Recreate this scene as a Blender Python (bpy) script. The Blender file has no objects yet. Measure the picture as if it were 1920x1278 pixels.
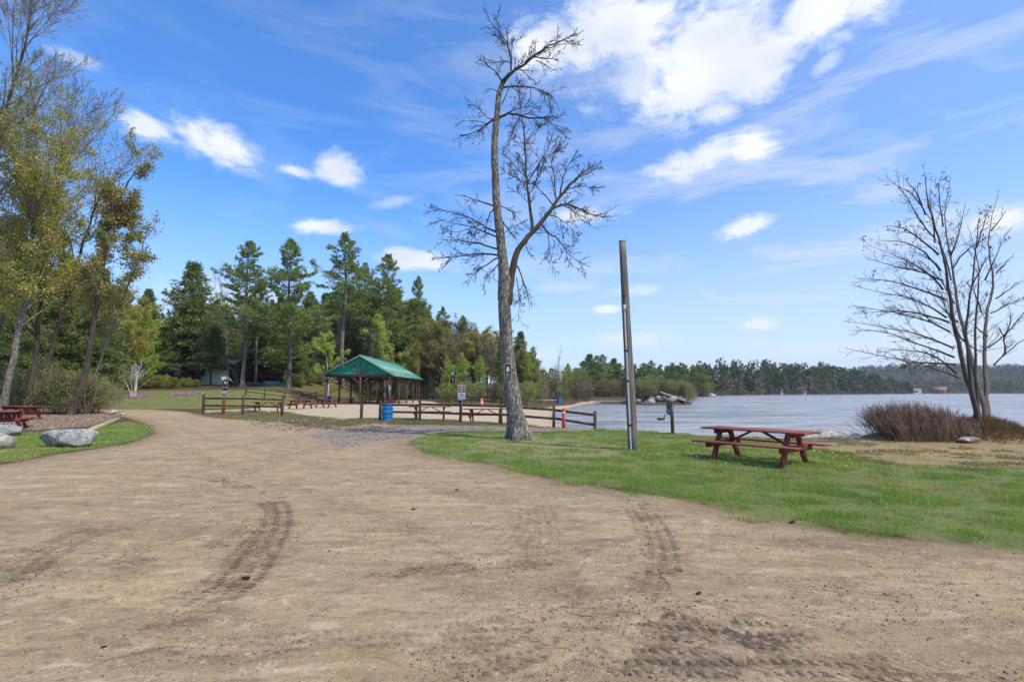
import bpy, math, random
import numpy as np
from mathutils import Vector, Matrix
R = math.radians
sc = bpy.context.scene
COL = sc.collection

# ------------------------------------------------------------------ camera
CAM_H, FPX, PITCH = 1.55, 960.0, R(5.71)
cd = bpy.data.cameras.new('camera'); cam = bpy.data.objects.new('camera', cd); COL.objects.link(cam)
cam.location = (0, 0, CAM_H); cam.rotation_euler = (R(90) + PITCH, 0, 0)
cd.sensor_width = 36.0; cd.lens = 18.0; cd.clip_start = 0.05; cd.clip_end = 9000
sc.camera = cam
CP, SP = math.cos(PITCH), math.sin(PITCH)

def ray(px, py):
    a = (px - 960) / FPX; b = (639 - py) / FPX
    return np.array([a, CP - SP * b, SP + CP * b])
def G(px, py, z=0.0):
    """point of the plane z seen at a pixel of the photograph"""
    r = ray(px, py); t = (z - CAM_H) / r[2]
    return np.array([r[0] * t, r[1] * t, z])
def P(px, py, y):
    """point at forward distance y seen at a pixel"""
    r = ray(px, py); t = y / r[1]
    return np.array([r[0] * t, y, CAM_H + r[2] * t])

# ------------------------------------------------------------------ node helpers
def nd(nt, typ, ins=None, **props):
    n = nt.nodes.new(typ)
    for k, v in props.items(): setattr(n, k, v)
    for k, v in (ins or {}).items():
        s = n.inputs[k]
        if isinstance(v, bpy.types.NodeSocket): nt.links.new(v, s)
        else: s.default_value = v
    return n
def mth(nt, op, a, b=0.0, c=0.0, clamp=False):
    n = nd(nt, 'ShaderNodeMath', {0: a, 1: b, 2: c}, operation=op, use_clamp=clamp); return n.outputs[0]
def mixc(nt, f, a, b, bt='MIX'):
    a = (*a, 1) if isinstance(a, tuple) and len(a) == 3 else a
    b = (*b, 1) if isinstance(b, tuple) and len(b) == 3 else b
    n = nt.nodes.new('ShaderNodeMix'); n.data_type = 'RGBA'; n.blend_type = bt
    for k, v in ((0, f), (6, a), (7, b)):
        s = n.inputs[k]
        if isinstance(v, bpy.types.NodeSocket): nt.links.new(v, s)
        else: s.default_value = v
    return n.outputs[2]
def sstep(nt, v, lo, hi, a=0.0, b=1.0):
    n = nd(nt, 'ShaderNodeMapRange', {0: v, 1: lo, 2: hi, 3: a, 4: b}, interpolation_type='SMOOTHSTEP'); return n.outputs[0]
def noise(nt, vec, scale, detail=4, rough=.55, dist=0.0):
    return nd(nt, 'ShaderNodeTexNoise', {'Vector': vec, 'Scale': scale, 'Detail': detail, 'Roughness': rough, 'Distortion': dist}).outputs[0]
def vscale(nt, vec, s):
    return nd(nt, 'ShaderNodeMapping', {'Vector': vec, 'Scale': s}).outputs[0]

# ------------------------------------------------------------------ world: sky with clouds
SUN_AZ, SUN_EL = R(124), R(54)       # azimuth from +Y towards +X
world = bpy.data.worlds.new('World'); sc.world = world; world.use_nodes = True
nt = world.node_tree; nt.nodes.clear()
sky = nd(nt, 'ShaderNodeTexSky', sky_type='NISHITA', sun_disc=False, sun_elevation=SUN_EL, sun_rotation=SUN_AZ)
sky.air_density = 1.0; sky.dust_density = 0.35; sky.ozone_density = 2.2; sky.altitude = 200
tc = nd(nt, 'ShaderNodeTexCoord').outputs['Generated']
sx = nd(nt, 'ShaderNodeSeparateXYZ', {0: tc})
az = mth(nt, 'ARCTAN2', sx.outputs[0], sx.outputs[1]); el = mth(nt, 'ARCSINE', sx.outputs[2])
ae = nd(nt, 'ShaderNodeCombineXYZ', {0: az, 1: el}).outputs[0]
nA = noise(nt, vscale(nt, ae, (1, 1.7, 1)), 8, 12, .64, .5)
nB = noise(nt, vscale(nt, ae, (1, 2.2, 1)), 30, 6, .6, .4)
fb = mth(nt, 'ADD', mth(nt, 'MULTIPLY', mth(nt, 'SUBTRACT', nA, .5), 2.6), mth(nt, 'MULTIPLY', mth(nt, 'SUBTRACT', nB, .5), .7))
#  centre px, centre py, half width px, half height px, tilt (deg, anticlockwise up), opacity
CLOUDS = [(1150, 62, 260, 78, 2, 1), (1020, 72, 130, 46, 10, .9), (1340, 80, 290, 120, 6, 1), (1530, 22, 200, 74, 14, 1), (1300, 160, 190, 70, 4, 1), (1640, -20, 150, 60, 10, .9), (1420, 120, 170, 70, 20, 1),
          (1345, 210, 70, 26, 0, .85), (1200, 140, 170, 70, 8, .7), (420, 272, 140, 40, -12, 1), (275, 245, 85, 30, 0, .9), (545, 320, 50, 13, 0, .85), (637, 320, 66, 32, 0, 1),
          (1320, 300, 150, 30, 8, 1), (1400, 278, 80, 34, 6, 1), (600, 425, 80, 18, 4, .9), (780, 487, 86, 20, -3, .95), (1385, 430, 66, 20, 12, .9),
          (1095, 402, 80, 18, 0, .8), (1140, 580, 30, 9, 0, .85), (1425, 607, 50, 14, 0, .8), (1890, 402, 100, 28, 8, .9), (1160, 640, 110, 18, 0, .7), (1000, 665, 90, 14, 0, .6), (920, 634, 50, 14, 0, .8),
          (130, 105, 70, 14, 0, .4), (740, 378, 60, 12, 15, .4), (1060, 537, 60, 16, 0, .4), (1720, 420, 160, 22, 10, .5), (1600, 645, 260, 22, 0, .45), (420, 560, 160, 40, 0, .6), (1545, 122, 50, 18, 20, .6), (1200, 545, 60, 12, 0, .5)]
dens = None
for (cx, cy, rx, ry, tilt, op) in CLOUDS:
    r = ray(cx, cy); r = r / np.linalg.norm(r)
    k = 1 / (1 + ((cx - 960) / FPX) ** 2 + ((cy - 735) / FPX) ** 2)
    mp = nd(nt, 'ShaderNodeMapping', {'Vector': ae, 'Location': (math.atan2(r[0], r[1]), math.asin(r[2]), 0), 'Rotation': (0, 0, R(tilt)),
                                      'Scale': (rx / FPX * k * 1.15, ry / FPX * math.sqrt(k) * 1.15, 1)}, vector_type='TEXTURE').outputs[0]
    ln = nd(nt, 'ShaderNodeVectorMath', {0: mp}, operation='LENGTH').outputs[1]
    m = mth(nt, 'MULTIPLY', mth(nt, 'ADD', mth(nt, 'SUBTRACT', 1.0, ln), mth(nt, 'MULTIPLY', fb, .9)), 1.0)
    m = sstep(nt, m, -.06, 0.72, 0, op)
    dens = m if dens is None else mth(nt, 'MAXIMUM', dens, m)
# thin high cirrus, thicker to the east and low down
w1 = noise(nt, nd(nt, 'ShaderNodeMapping', {'Vector': ae, 'Rotation': (0, 0, R(-22)), 'Scale': (1, 4.5, 1)}).outputs[0], 3.2, 7, .6, .6)
east = sstep(nt, az, -.7, .65, .25, 1.0); low = sstep(nt, el, .05, .75, 1.0, .45)
cir = mth(nt, 'MULTIPLY', mth(nt, 'MULTIPLY', sstep(nt, w1, .30, .72), east), mth(nt, 'MULTIPLY', low, .95))
hz = mth(nt, 'ADD', sstep(nt, el, .0, .40, .62, .0), sstep(nt, az, -.4, .8, .05, .26))
thin = mth(nt, 'MAXIMUM', cir, hz)
skyc = mixc(nt, 1.0, sky.outputs[0], (0.62, 1.06, 1.55), 'MULTIPLY')
skyc = nd(nt, 'ShaderNodeHueSaturation', {'Color': skyc, 'Saturation': 1.06, 'Value': 1.0}).outputs[0]
skyc = mixc(nt, thin, skyc, (4.35, 4.75, 5.35))
shade = sstep(nt, noise(nt, vscale(nt, ae, (1, 1.8, 1)), 5, 4, .5), .35, .7)
ccol = mixc(nt, shade, (5.8, 5.95, 6.2), (4.4, 4.8, 5.5))
ccol = mixc(nt, sstep(nt, dens, .35, .95), (4.7, 5.3, 6.2), ccol)
skyc = mixc(nt, dens, skyc, ccol)
bg = nd(nt, 'ShaderNodeBackground', {'Color': skyc, 'Strength': 0.12})
nt.links.new(bg.outputs[0], nd(nt, 'ShaderNodeOutputWorld').inputs[0])

sl = bpy.data.lights.new('sun', 'SUN'); sl.energy = 2.8; sl.angle = R(1.2); sl.color = (1.0, .90, .74)
so = bpy.data.objects.new('sun', sl); COL.objects.link(so)
sdir = Vector((math.sin(SUN_AZ) * math.cos(SUN_EL), math.cos(SUN_AZ) * math.cos(SUN_EL), math.sin(SUN_EL)))
so.rotation_euler = sdir.to_track_quat('Z', 'Y').to_euler()
so.location = (30, 10, 60)
vs = sc.view_settings; vs.view_transform = 'Standard'; vs.look = 'None'; vs.gamma = 1.0; vs.use_curve_mapping = False; vs.exposure = 0.55
sc.cycles.max_bounces = 6; sc.cycles.transparent_max_bounces = 6; sc.cycles.caustics_reflective = False; sc.cycles.caustics_refractive = False
sc.cycles.use_denoising = True

# ------------------------------------------------------------------ mesh helpers
class MB:
    """collects vertices and faces of one mesh"""
    def __init__(s): s.V = []; s.F = {}; s.n = 0
    def add(s, V, F):
        V = np.asarray(V, float).reshape(-1, 3); F = np.asarray(F, int)
        s.V.append(V); s.F.setdefault(F.shape[1], []).append(F + s.n); s.n += len(V)
    def box(s, c, size, rot=None, bev=0.0):
        h = np.array(size) / 2
        if bev > 0:
            b = min(bev, h.min() * .45); V = []; 
            for sz in (-1, 1):
                for sy in (-1, 1):
                    for sx_ in (-1, 1):
                        S = np.array([sx_, sy, sz])
                        for ax in range(3):
                            o = h - b; o[ax] = h[ax]; V.append(S * o)
            V = np.array(V); ix = lambda i, ax: i * 3 + ax
            Q = []
            for ax in range(3):
                o = [a for a in range(3) if a != ax]
                for sg in (0, 1):
                    ids = []
                    for (u, v) in ((0, 0), (1, 0), (1, 1), (0, 1)):
                        bits = [0, 0, 0]; bits[ax] = sg; bits[o[0]] = u; bits[o[1]] = v
                        ids.append(ix(bits[0] + 2 * bits[1] + 4 * bits[2], ax))
                    flip = (sg == 1) ^ (ax == 1)
                    Q.append(ids if flip else ids[::-1])
            T = []
            for ax in range(3):
                o = [a for a in range(3) if a != ax]
                for u in (0, 1):
                    for v in (0, 1):
                        b0 = [0, 0, 0]; b0[o[0]] = u; b0[o[1]] = v; b1 = list(b0); b1[ax] = 1
                        i0 = b0[0] + 2 * b0[1] + 4 * b0[2]; i1 = b1[0] + 2 * b1[1] + 4 * b1[2]
                        q = [ix(i0, o[0]), ix(i1, o[0]), ix(i1, o[1]), ix(i0, o[1])]
                        nn = np.cross(V[q[1]] - V[q[0]], V[q[2]] - V[q[0]]); cc = V[q].mean(0)
                        Q.append(q if nn @ cc > 0 else q[::-1])
            for i in range(8):
                t = [ix(i, 0), ix(i, 1), ix(i, 2)]
                nn = np.cross(V[t[1]] - V[t[0]], V[t[2]] - V[t[0]])
                T.append(t if nn @ V[t].mean(0) > 0 else t[::-1])
            if rot is not None: V = V @ np.array(rot).T
            V = V + np.array(c)
            n0 = s.n; s.V.append(V); s.n += len(V)
            s.F.setdefault(4, []).append(np.array(Q) + n0); s.F.setdefault(3, []).append(np.array(T) + n0)
            return s
        V = np.array([[x, y, z] for z in (-1, 1) for y in (-1, 1) for x in (-1, 1)]) * h
        if rot is not None: V = V @ np.array(rot).T
        s.add(V + np.array(c), [[0, 2, 3, 1], [4, 5, 7, 6], [0, 1, 5, 4], [2, 6, 7, 3], [0, 4, 6, 2], [1, 3, 7, 5]]); return s
    def beam(s, a, b, w, h, up=(0, 0, 1), bev=.006):
        """a plank from a to b, w across, h in the up direction"""
        a = np.array(a, float); b = np.array(b, float); d = b - a; L = np.linalg.norm(d); d /= L
        up = np.array(up, float); x = np.cross(d, up)
        if np.linalg.norm(x) < 1e-4: x = np.cross(d, (1, 0, 0))
        x /= np.linalg.norm(x); u = np.cross(x, d)
        return s.box((a + b) / 2, (w, L, h), np.stack([x, d, u], 1), bev)
    def tube(s, pts, rad, sides=6, cap=False):
        pts = np.asarray(pts, float); n = len(pts); rad = np.broadcast_to(np.asarray(rad, float), (n,))
        t = np.gradient(pts, axis=0); t /= np.linalg.norm(t, axis=1, keepdims=True) + 1e-9
        m = np.abs(t.mean(0)); ref = np.zeros(3); ref[np.argmin(m)] = 1
        x = np.cross(t, ref); x /= np.linalg.norm(x, axis=1, keepdims=True) + 1e-9; y = np.cross(t, x)
        a = np.arange(sides) * 2 * np.pi / sides
        V = pts[:, None, :] + rad[:, None, None] * (np.cos(a)[None, :, None] * x[:, None, :] + np.sin(a)[None, :, None] * y[:, None, :])
        i = np.arange(n - 1)[:, None] * sides; j = np.arange(sides)[None, :]; k = (j + 1) % sides
        F = np.stack([i + j, i + sides + j, i + sides + k, i + k], -1).reshape(-1, 4)
        n0 = s.n; s.add(V.reshape(-1, 3), F)
        if cap:
            s.V.append(np.array([pts[0], pts[-1]])); c0 = s.n; s.n += 2
            jj = np.arange(sides); kk = (jj + 1) % sides; e = n0 + (n - 1) * sides
            s.F.setdefault(3, []).append(np.stack([n0 + jj, n0 + kk, np.full(sides, c0)], 1))
            s.F.setdefault(3, []).append(np.stack([e + kk, e + jj, np.full(sides, c0 + 1)], 1))
        return s
    def lathe(s, prof, c=(0, 0, 0), sides=20):
        """profile of (r, z) turned round a vertical axis"""
        p = np.array(prof, float); a = np.arange(sides) * 2 * np.pi / sides; n = len(p)
        V = np.stack([p[:, 0, None] * np.cos(a), p[:, 0, None] * np.sin(a), np.repeat(p[:, 1, None], sides, 1)], -1) + np.array(c)
        i = np.arange(n - 1)[:, None] * sides; j = np.arange(sides)[None, :]; k = (j + 1) % sides
        s.add(V.reshape(-1, 3), np.stack([i + j, i + k, i + sides + k, i + sides + j], -1).reshape(-1, 4)); return s
    def mesh(s, name, mat, smooth=False, off=None):
        V = np.concatenate(s.V) if s.V else np.zeros((0, 3))
        if off is not None: V = V - np.array(off)
        me = bpy.data.meshes.new(name); me.vertices.add(len(V)); me.vertices.foreach_set('co', V.ravel())
        li = []; ls = []; st = 0
        for k in sorted(s.F):
            f = np.concatenate(s.F[k]); li.append(f.ravel()); ls.append(st + np.arange(len(f)) * k); st += f.size
        if li:
            li = np.concatenate(li); ls = np.concatenate(ls)
            me.loops.add(len(li)); me.loops.foreach_set('vertex_index', li)
            me.polygons.add(len(ls)); me.polygons.foreach_set('loop_start', ls)
        me.update(calc_edges=True); me.validate()
        if smooth and len(me.polygons): me.polygons.foreach_set('use_smooth', np.ones(len(me.polygons), bool))
        for m_ in (mat if isinstance(mat, (list, tuple)) else [mat]): me.materials.append(m_)
        return me
    def obj(s, name, mat, parent=None, smooth=False, off=None):
        return link(name, s.mesh(name, mat, smooth, off), parent)

def link(name, data, parent=None):
    o = bpy.data.objects.new(name, data); COL.objects.link(o)
    if parent is not None: o.parent = parent
    return o
def tag(o, label=None, cat=None, group=None, kind=None):
    if label: o['label'] = label
    if cat: o['category'] = cat
    if group: o['group'] = group
    if kind: o['kind'] = kind
    return o
def thing(name, label, cat, loc=(0, 0, 0), rz=0.0, group=None):
    o = bpy.data.objects.new(name, None); COL.objects.link(o); o.location = loc; o.rotation_euler = (0, 0, rz); o.empty_display_size = .3
    return tag(o, label, cat, group)
def copy_thing(src, loc, rz=0.0, label=None, group=None, scale=None):
    r = src.copy(); COL.objects.link(r); r.location = loc; r.rotation_euler = (0, 0, rz)
    if scale is not None: r.scale = scale
    if label: r['label'] = label
    if group: r['group'] = group
    for ch in list(src.children):
        c = ch.copy(); COL.objects.link(c); c.parent = r
        for g in ch.children:
            d = g.copy(); COL.objects.link(d); d.parent = c
    return r

def vnoise(x, y, seed=0):
    """smooth 2-D value noise, 0..1, on arrays"""
    x = np.asarray(x, float); y = np.asarray(y, float); xi = np.floor(x).astype(np.int64); yi = np.floor(y).astype(np.int64); fx = x - xi; fy = y - yi
    def h(a, b):
        n = (a * 374761393 + b * 668265263 + seed * 974634777) & 0x7fffffff
        n = ((n ^ (n >> 13)) * 1274126177) & 0x7fffffff
        return ((n ^ (n >> 16)) & 0xffff) / 65535.0
    u = fx * fx * (3 - 2 * fx); v = fy * fy * (3 - 2 * fy)
    return (h(xi, yi) * (1 - u) + h(xi + 1, yi) * u) * (1 - v) + (h(xi, yi + 1) * (1 - u) + h(xi + 1, yi + 1) * u) * v
def fbm(x, y, seed=0, o=4):
    s = 0; a = .5; t = 0
    for i in range(o): s = s + a * vnoise(x * 2 ** i, y * 2 ** i, seed + i); t += a; a *= .5
    return s / t
def sdist(poly, X, Y):
    """signed distance to a closed polygon, positive inside"""
    p = np.array(poly, float); q = np.roll(p, -1, 0); d2 = np.full(X.shape, 1e18); ins = np.zeros(X.shape, bool)
    for (ax, ay), (bx, by) in zip(p, q):
        ex, ey = bx - ax, by - ay; t = np.clip(((X - ax) * ex + (Y - ay) * ey) / (ex * ex + ey * ey + 1e-12), 0, 1)
        d2 = np.minimum(d2, (X - ax - t * ex) ** 2 + (Y - ay - t * ey) ** 2)
        c = (ay > Y) != (by > Y); xx = ax + (Y - ay) * ex / (ey if abs(ey) > 1e-12 else 1e-12)
        ins ^= c & (X < xx)
    return np.where(ins, 1, -1) * np.sqrt(d2)
def sm(x, a, b):
    t = np.clip((x - a) / (b - a), 0, 1); return t * t * (3 - 2 * t)
def g2(*pxs): return [tuple(G(*p)[:2]) for p in pxs]

# ------------------------------------------------------------------ materials
MAT = {}
def pmat(name, col, rough=.8, var=.25, scale=3.0, bump=.0, bscale=30.0, metal=0.0, spec=.3, stretch=(1, 1, 1), col2=None, coords='Object', island=0.0):
    m = bpy.data.materials.new(name); m.use_nodes = True; t = m.node_tree; b = t.nodes['Principled BSDF']
    v = vscale(t, nd(t, 'ShaderNodeTexCoord').outputs[coords], stretch)
    n1 = noise(t, v, scale, 5, .6)
    dark = tuple(c * (1 - var) for c in col); lite = tuple(min(1, c * (1 + var)) for c in col)
    c = mixc(t, sstep(t, n1, .3, .7), dark, lite)
    if col2: c = mixc(t, sstep(t, noise(t, v, scale * 2.3, 6, .65), .5, .62), c, col2)
    if island:
        ri = nd(t, 'ShaderNodeNewGeometry').outputs['Random Per Island']
        c = mixc(t, 1.0, c, nd(t, 'ShaderNodeCombineColor', {0: mth(t, 'MULTIPLY_ADD', ri, island, 1 - island / 2), 1: mth(t, 'MULTIPLY_ADD', ri, island, 1 - island / 2), 2: mth(t, 'MULTIPLY_ADD', ri, island, 1 - island / 2)}).outputs[0], 'MULTIPLY')
    t.links.new(c, b.inputs['Base Color']); b.inputs['Roughness'].default_value = rough; b.inputs['Metallic'].default_value = metal
    b.inputs['Specular IOR Level'].default_value = spec
    if bump:
        bn = nd(t, 'ShaderNodeBump', {'Strength': bump, 'Distance': .02, 'Height': noise(t, v, bscale, 6, .65)})
        t.links.new(bn.outputs[0], b.inputs['Normal'])
    MAT[name] = m; return m
def leafmat(name, c1, c2, trans=.35, c3=None):
    """leaves: two tones varied leaf by leaf and clump by clump, some light passing through"""
    m = bpy.data.materials.new(name); m.use_nodes = True; t = m.node_tree; t.nodes.clear()
    ri = nd(t, 'ShaderNodeNewGeometry').outputs['Random Per Island']
    n1 = noise(t, nd(t, 'ShaderNodeTexCoord').outputs['Object'], .9, 3, .6)
    f = mth(t, 'ADD', mth(t, 'MULTIPLY', ri, .55), mth(t, 'MULTIPLY', sstep(t, n1, .3, .7), .45))
    c = mixc(t, f, c1, c2)
    if c3: c = mixc(t, sstep(t, noise(t, nd(t, 'ShaderNodeTexCoord').outputs['Object'], .5, 4, .6), .52, .64), c, c3)
    d = nd(t, 'ShaderNodeBsdfDiffuse', {'Color': c, 'Roughness': .4}); tr = nd(t, 'ShaderNodeBsdfTranslucent', {'Color': mixc(t, 1.0, c, (1.15, 1.15, .7), 'MULTIPLY')})
    g = nd(t, 'ShaderNodeBsdfGlossy', {'Color': (.9, .9, .9, 1), 'Roughness': .5})
    a = nd(t, 'ShaderNodeMixShader', {0: trans, 1: d.outputs[0], 2: tr.outputs[0]}); a2 = nd(t, 'ShaderNodeMixShader', {0: .03, 1: a.outputs[0], 2: g.outputs[0]})
    t.links.new(a2.outputs[0], nd(t, 'ShaderNodeOutputMaterial').inputs[0]); MAT[name] = m; return m
# ------------------------------------------------------------------ plan of the place (metres, camera at the origin looking to +Y)
WATER_Z = -0.5
LAKE = [(2500, -900), (150, -8), (60, 4), (27, 12.5), (19, 17.4), (15.3, 18.9), (12.5, 18.7), (10.6, 18.0), (8.6, 18.7), (6.4, 20.2), (5.3, 22), (4.6, 24), (4.2, 27),
        (3.8, 31), (3.7, 37), (4.1, 44), (6.0, 58), (10.0, 76), (13.5, 85.5), (18, 87), (20.5, 84.5), (24, 82), (28.5, 83), (30.5, 87), (28, 91), (21, 91.5), (15, 91),
        (14.5, 96), (19, 126), (34, 133), (47, 140), (56, 170), (72, 230), (99, 281), (150, 345), (209, 412), (330, 505), (499, 640), (545, 690), (760, 735), (1300, 720), (2500, 560)]
POLY = dict(
    lot=[(0, -30), (-60, -30), (-40, 6), (-22, 9.5)] + g2((0, 872), (90, 856), (190, 842), (262, 828), (297, 812), (285, 797), (262, 789), (225, 781)) + [(-31, 37), (-48, 41), (-50, 45.5)] +
        g2((285, 769), (345, 774)) + g2((385, 783), (470, 788), (530, 792), (560, 800), (640, 800), (700, 793), (760, 797), (800, 803), (812, 812), (770, 822), (760, 832), (800, 850), (900, 868), (1000, 893), (1100, 912), (1250, 932), (1360, 960), (1500, 987), (1700, 1012), (1925, 1034)) + [(7.5, 3.6), (14, 1), (40, -6), (40, -30)],
    lawn=g2((760, 832), (800, 850), (900, 868), (1000, 893), (1100, 912), (1250, 932), (1360, 960), (1500, 987), (1700, 1012), (1925, 1034)) + [(7.5, 3.6), (14, 1), (40, -6), (70, 0), (27, 8), (18, 9.4)] +
        g2((1925, 876), (1800, 877), (1700, 872), (1590, 852), (1515, 834)) + [(8.6, 18.2), (6.4, 19.6), (5.1, 21.4), (4.4, 22.6)] + g2((1100, 806), (1000, 810), (900, 808), (820, 812), (775, 822)),
    verge=g2((0, 866), (90, 851), (190, 838), (255, 825), (290, 811), (278, 798), (255, 790), (225, 790), (150, 806), (60, 812), (0, 812)) + [(-24, 20), (-22, 12)],
    strip=g2((560, 792), (700, 783), (800, 786), (900, 791), (1040, 795), (1100, 796), (1125, 799), (1110, 802), (960, 798), (820, 794), (700, 794), (600, 800)),
    strip2=g2((375, 777), (430, 775), (530, 774), (640, 785), (600, 790), (500, 789), (400, 785)),
    back=[(-55, 46), (-28, 45), (-25, 50), (-25.5, 62), (-30, 70), (-60, 66)],
    fence_grass=[(-36, 66), (-22, 92), (-14, 90), (-8, 66), (-2, 60), (3, 58), (5, 64), (-3, 72), (-10, 98), (-40, 96)],
    sand=g2((430, 775), (530, 776), (640, 786), (700, 783), (800, 786), (950, 792), (1040, 795), (1068, 797)) + [(3.9, 33), (4.6, 44), (7, 59), (10, 74), (15, 86.5), (13.5, 88), (6, 72), (2, 58), (-2.5, 58), (-9, 66), (-14, 90), (-23, 90), (-26, 64), (-24.5, 50)],
    path=g2((560, 815), (700, 798), (800, 796), (900, 798), (1000, 801), (1100, 803), (1140, 805), (1100, 807), (1000, 808), (900, 807), (820, 810), (760, 822), (640, 838)),
    dry=g2((1500, 834), (1590, 850), (1700, 872), (1800, 877), (1925, 876)) + [(20, 9), (45, 8), (26, 13), (18, 17.3), (15.3, 18.5), (12.5, 18.2), (10.6, 17.5), (9, 17)],
    litter=g2((0, 800), (60, 806), (150, 800), (220, 786), (200, 776), (150, 772), (60, 770), (-100, 770)) + [(-40, 24)],
    drylawn=g2((820, 818), (1000, 815), (1180, 838), (1160, 856), (1040, 858), (900, 845)),
)
def lake_sd(X, Y): return -sdist(LAKE, X, Y)          # positive on land
def terrain(X, Y, sdl=None):
    X = np.asarray(X, float); Y = np.asarray(Y, float)
    if sdl is None: sdl = lake_sd(X, Y)
    r = np.hypot(X, Y)
    z = .035 * (fbm(X * .45, Y * .45, 3, 3) - .5) * sm(r, 2, 8) + .10 * sm(Y, 26, 34) * sm(-X, 13, 17)
    rise = np.clip(Y - 46 - .28 * np.clip(-X - 40, 0, 30) * 0, 0, 60) * .077 * sm(-X, 24.5, 34)
    rise = np.minimum(rise, 4.6 + .01 * Y)
    z = z + rise * sm(Y, 44, 56) + .9 * sm(Y, 92, 130) * sm(-X, -20, 10)
    z = z + sm(sdl, 3, 160) * 7 * sm(Y, 220, 330)                                          # rising ground over the lake
    hill = 62 * np.exp(-((X - 1750) / 620) ** 2 - ((Y - 1500) / 480) ** 2) + 40 * np.exp(-((X - 1050) / 330) ** 2 - ((Y - 1480) / 300) ** 2)
    z = z + hill * sm(sdl, 20, 400)
    mound = .55 * np.exp(-(((X - 15.7) / 1.25) ** 2 + ((Y - 17.3) / .8) ** 2)) + .25 * np.exp(-(((X - 13.2) / 1.5) ** 2 + ((Y - 17.6) / .6) ** 2))
    jetty = 1.2 * np.exp(-(((X - 24.5) / 4.2) ** 2 + ((Y - 86.5) / 2.0) ** 2))
    w = np.clip((Y - 20) * .9, .8, 11) * sm(-X, -12, -5) + .9 * (1 - sm(-X, -12, -5))
    w = np.where(Y > 90, 4, w)
    e = sm(sdl, 0, 1) * 0 + np.clip(sdl / w, 0, 1); e = e * e * (3 - 2 * e) * .55 + .45 * e
    land = WATER_Z - .02 + (z - WATER_Z + .02) * e + mound + jetty * sm(sdl, 0, 2)
    bed = WATER_Z - .02 + np.maximum(sdl, -30) * .16
    return np.where(sdl > 0, land, bed)
def ground(x, y): return float(terrain(np.array([x]), np.array([y]))[0])
def GT(px, py):
    """point of the real terrain seen at a pixel"""
    r = ray(px, py); lo, hi = 1.0, 4000.0; o = np.array([0, 0, CAM_H]); ts = np.geomspace(1, 3000, 900)
    q = o + ts[:, None] * r; below = q[:, 2] < np.maximum(terrain(q[:, 0], q[:, 1]), WATER_Z if r[2] < 0 else -9)
    k = int(np.argmax(below)) if below.any() else len(ts) - 1
    p = o + ts[k] * r
    for t in np.linspace(ts[max(k - 1, 0)], ts[k], 40):
        p = o + t * r
        if p[2] < ground(p[0], p[1]): break
    return p
def on(px, y):
    """point of the terrain at pixel column px and forward distance y"""
    a = (px - 960) / FPX; x = a * y / CP; x = a * y * (CP + SP * .0) / 1.0
    z = ground(x, y); return np.array([x, y, z])

# tyre tracks: pixel polylines on the lot with width (m) and strength
TRACKS = [([(330, 800), (430, 835), (610, 872), (860, 925), (1100, 1000), (1290, 1095), (1430, 1290)], .22, .34), ([(296, 822), (380, 860), (540, 912), (770, 985), (960, 1085), (1090, 1290)], .22, .34), ([(700, 800), (560, 850), (420, 900), (250, 980), (60, 1100), (-80, 1200)], .22, .30),
          ([(497, 928), (515, 950), (513, 985), (485, 1030), (450, 1080), (395, 1120), (330, 1165), (250, 1200)], .30, 1.0),
          ([(490, 955), (470, 985), (430, 1015), (380, 1050)], .24, .55),
          ([(365, 892), (400, 896), (440, 908), (480, 922)], .20, .8),
          ([(480, 950), (400, 980), (320, 1010), (200, 1050), (90, 1085)], .18, .45),
          ([(190, 988), (120, 1015), (50, 1055), (10, 1110)], .26, .7),
          ([(1185, 935), (1218, 975), (1240, 1020), (1240, 1070), (1228, 1110), (1190, 1180)], .24, .8),
          ([(985, 940), (990, 985), (960, 1020), (920, 1050)], .22, .45),
          ([(1010, 930), (1030, 1000), (1020, 1060)], .22, .4),
          ([(640, 1078), (740, 1074), (830, 1066), (960, 1055), (1080, 1060)], .14, .65),
          ([(1090, 1160), (1200, 1172), (1380, 1190), (1560, 1200)], .34, .85),
          ([(1000, 1268), (1150, 1240), (1330, 1246), (1500, 1240), (1700, 1262), (1900, 1285)], .26, .9),
          ([(700, 1278), (820, 1262), (960, 1235), (1060, 1200)], .26, .55),
          ([(150, 1278), (260, 1240), (400, 1215), (560, 1205), (760, 1195), (960, 1180), (1150, 1130), (1400, 1125), (1700, 1160)], .22, .4),
          ([(0, 925), (180, 905), (330, 890), (480, 862), (640, 838)], .3, .35),
          ([(100, 880), (300, 858), (470, 832), (560, 815)], .3, .35),
          ([(1060, 900), (1180, 940), (1300, 985), (1500, 1020), (1800, 1060)], .2, .35),
          ([(1240, 1075), (1420, 1085), (1600, 1100), (1820, 1120)], .16, .4)]
BLOBS = [(1320, 1190, 200, 34, .55), (1430, 1198, 110, 20, .95), (1290, 1170, 120, 12, .5), (1060, 1110, 50, 28, .55), (240, 1053, 46, 13, .75), (760, 1074, 110, 9, .55), (1300, 1243, 260, 22, .5), (40, 1075, 60, 36, .4), (508, 940, 24, 9, .6),
         (430, 1090, 50, 22, .4), (930, 1242, 80, 26, .45), (250, 1240, 80, 16, .45), (600, 1130, 50, 18, .3), (170, 995, 40, 12, .55), (30, 1032, 34, 8, .6), (1010, 1040, 40, 26, .4), (1600, 1130, 120, 20, .25), (1900, 1240, 120, 40, .3), (1160, 960, 60, 20, .2), (1750, 1268, 160, 16, .5),
         (410, 950, 30, 5, .5), (330, 1160, 70, 18, .3), (1100, 1020, 60, 20, .25)]

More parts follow.
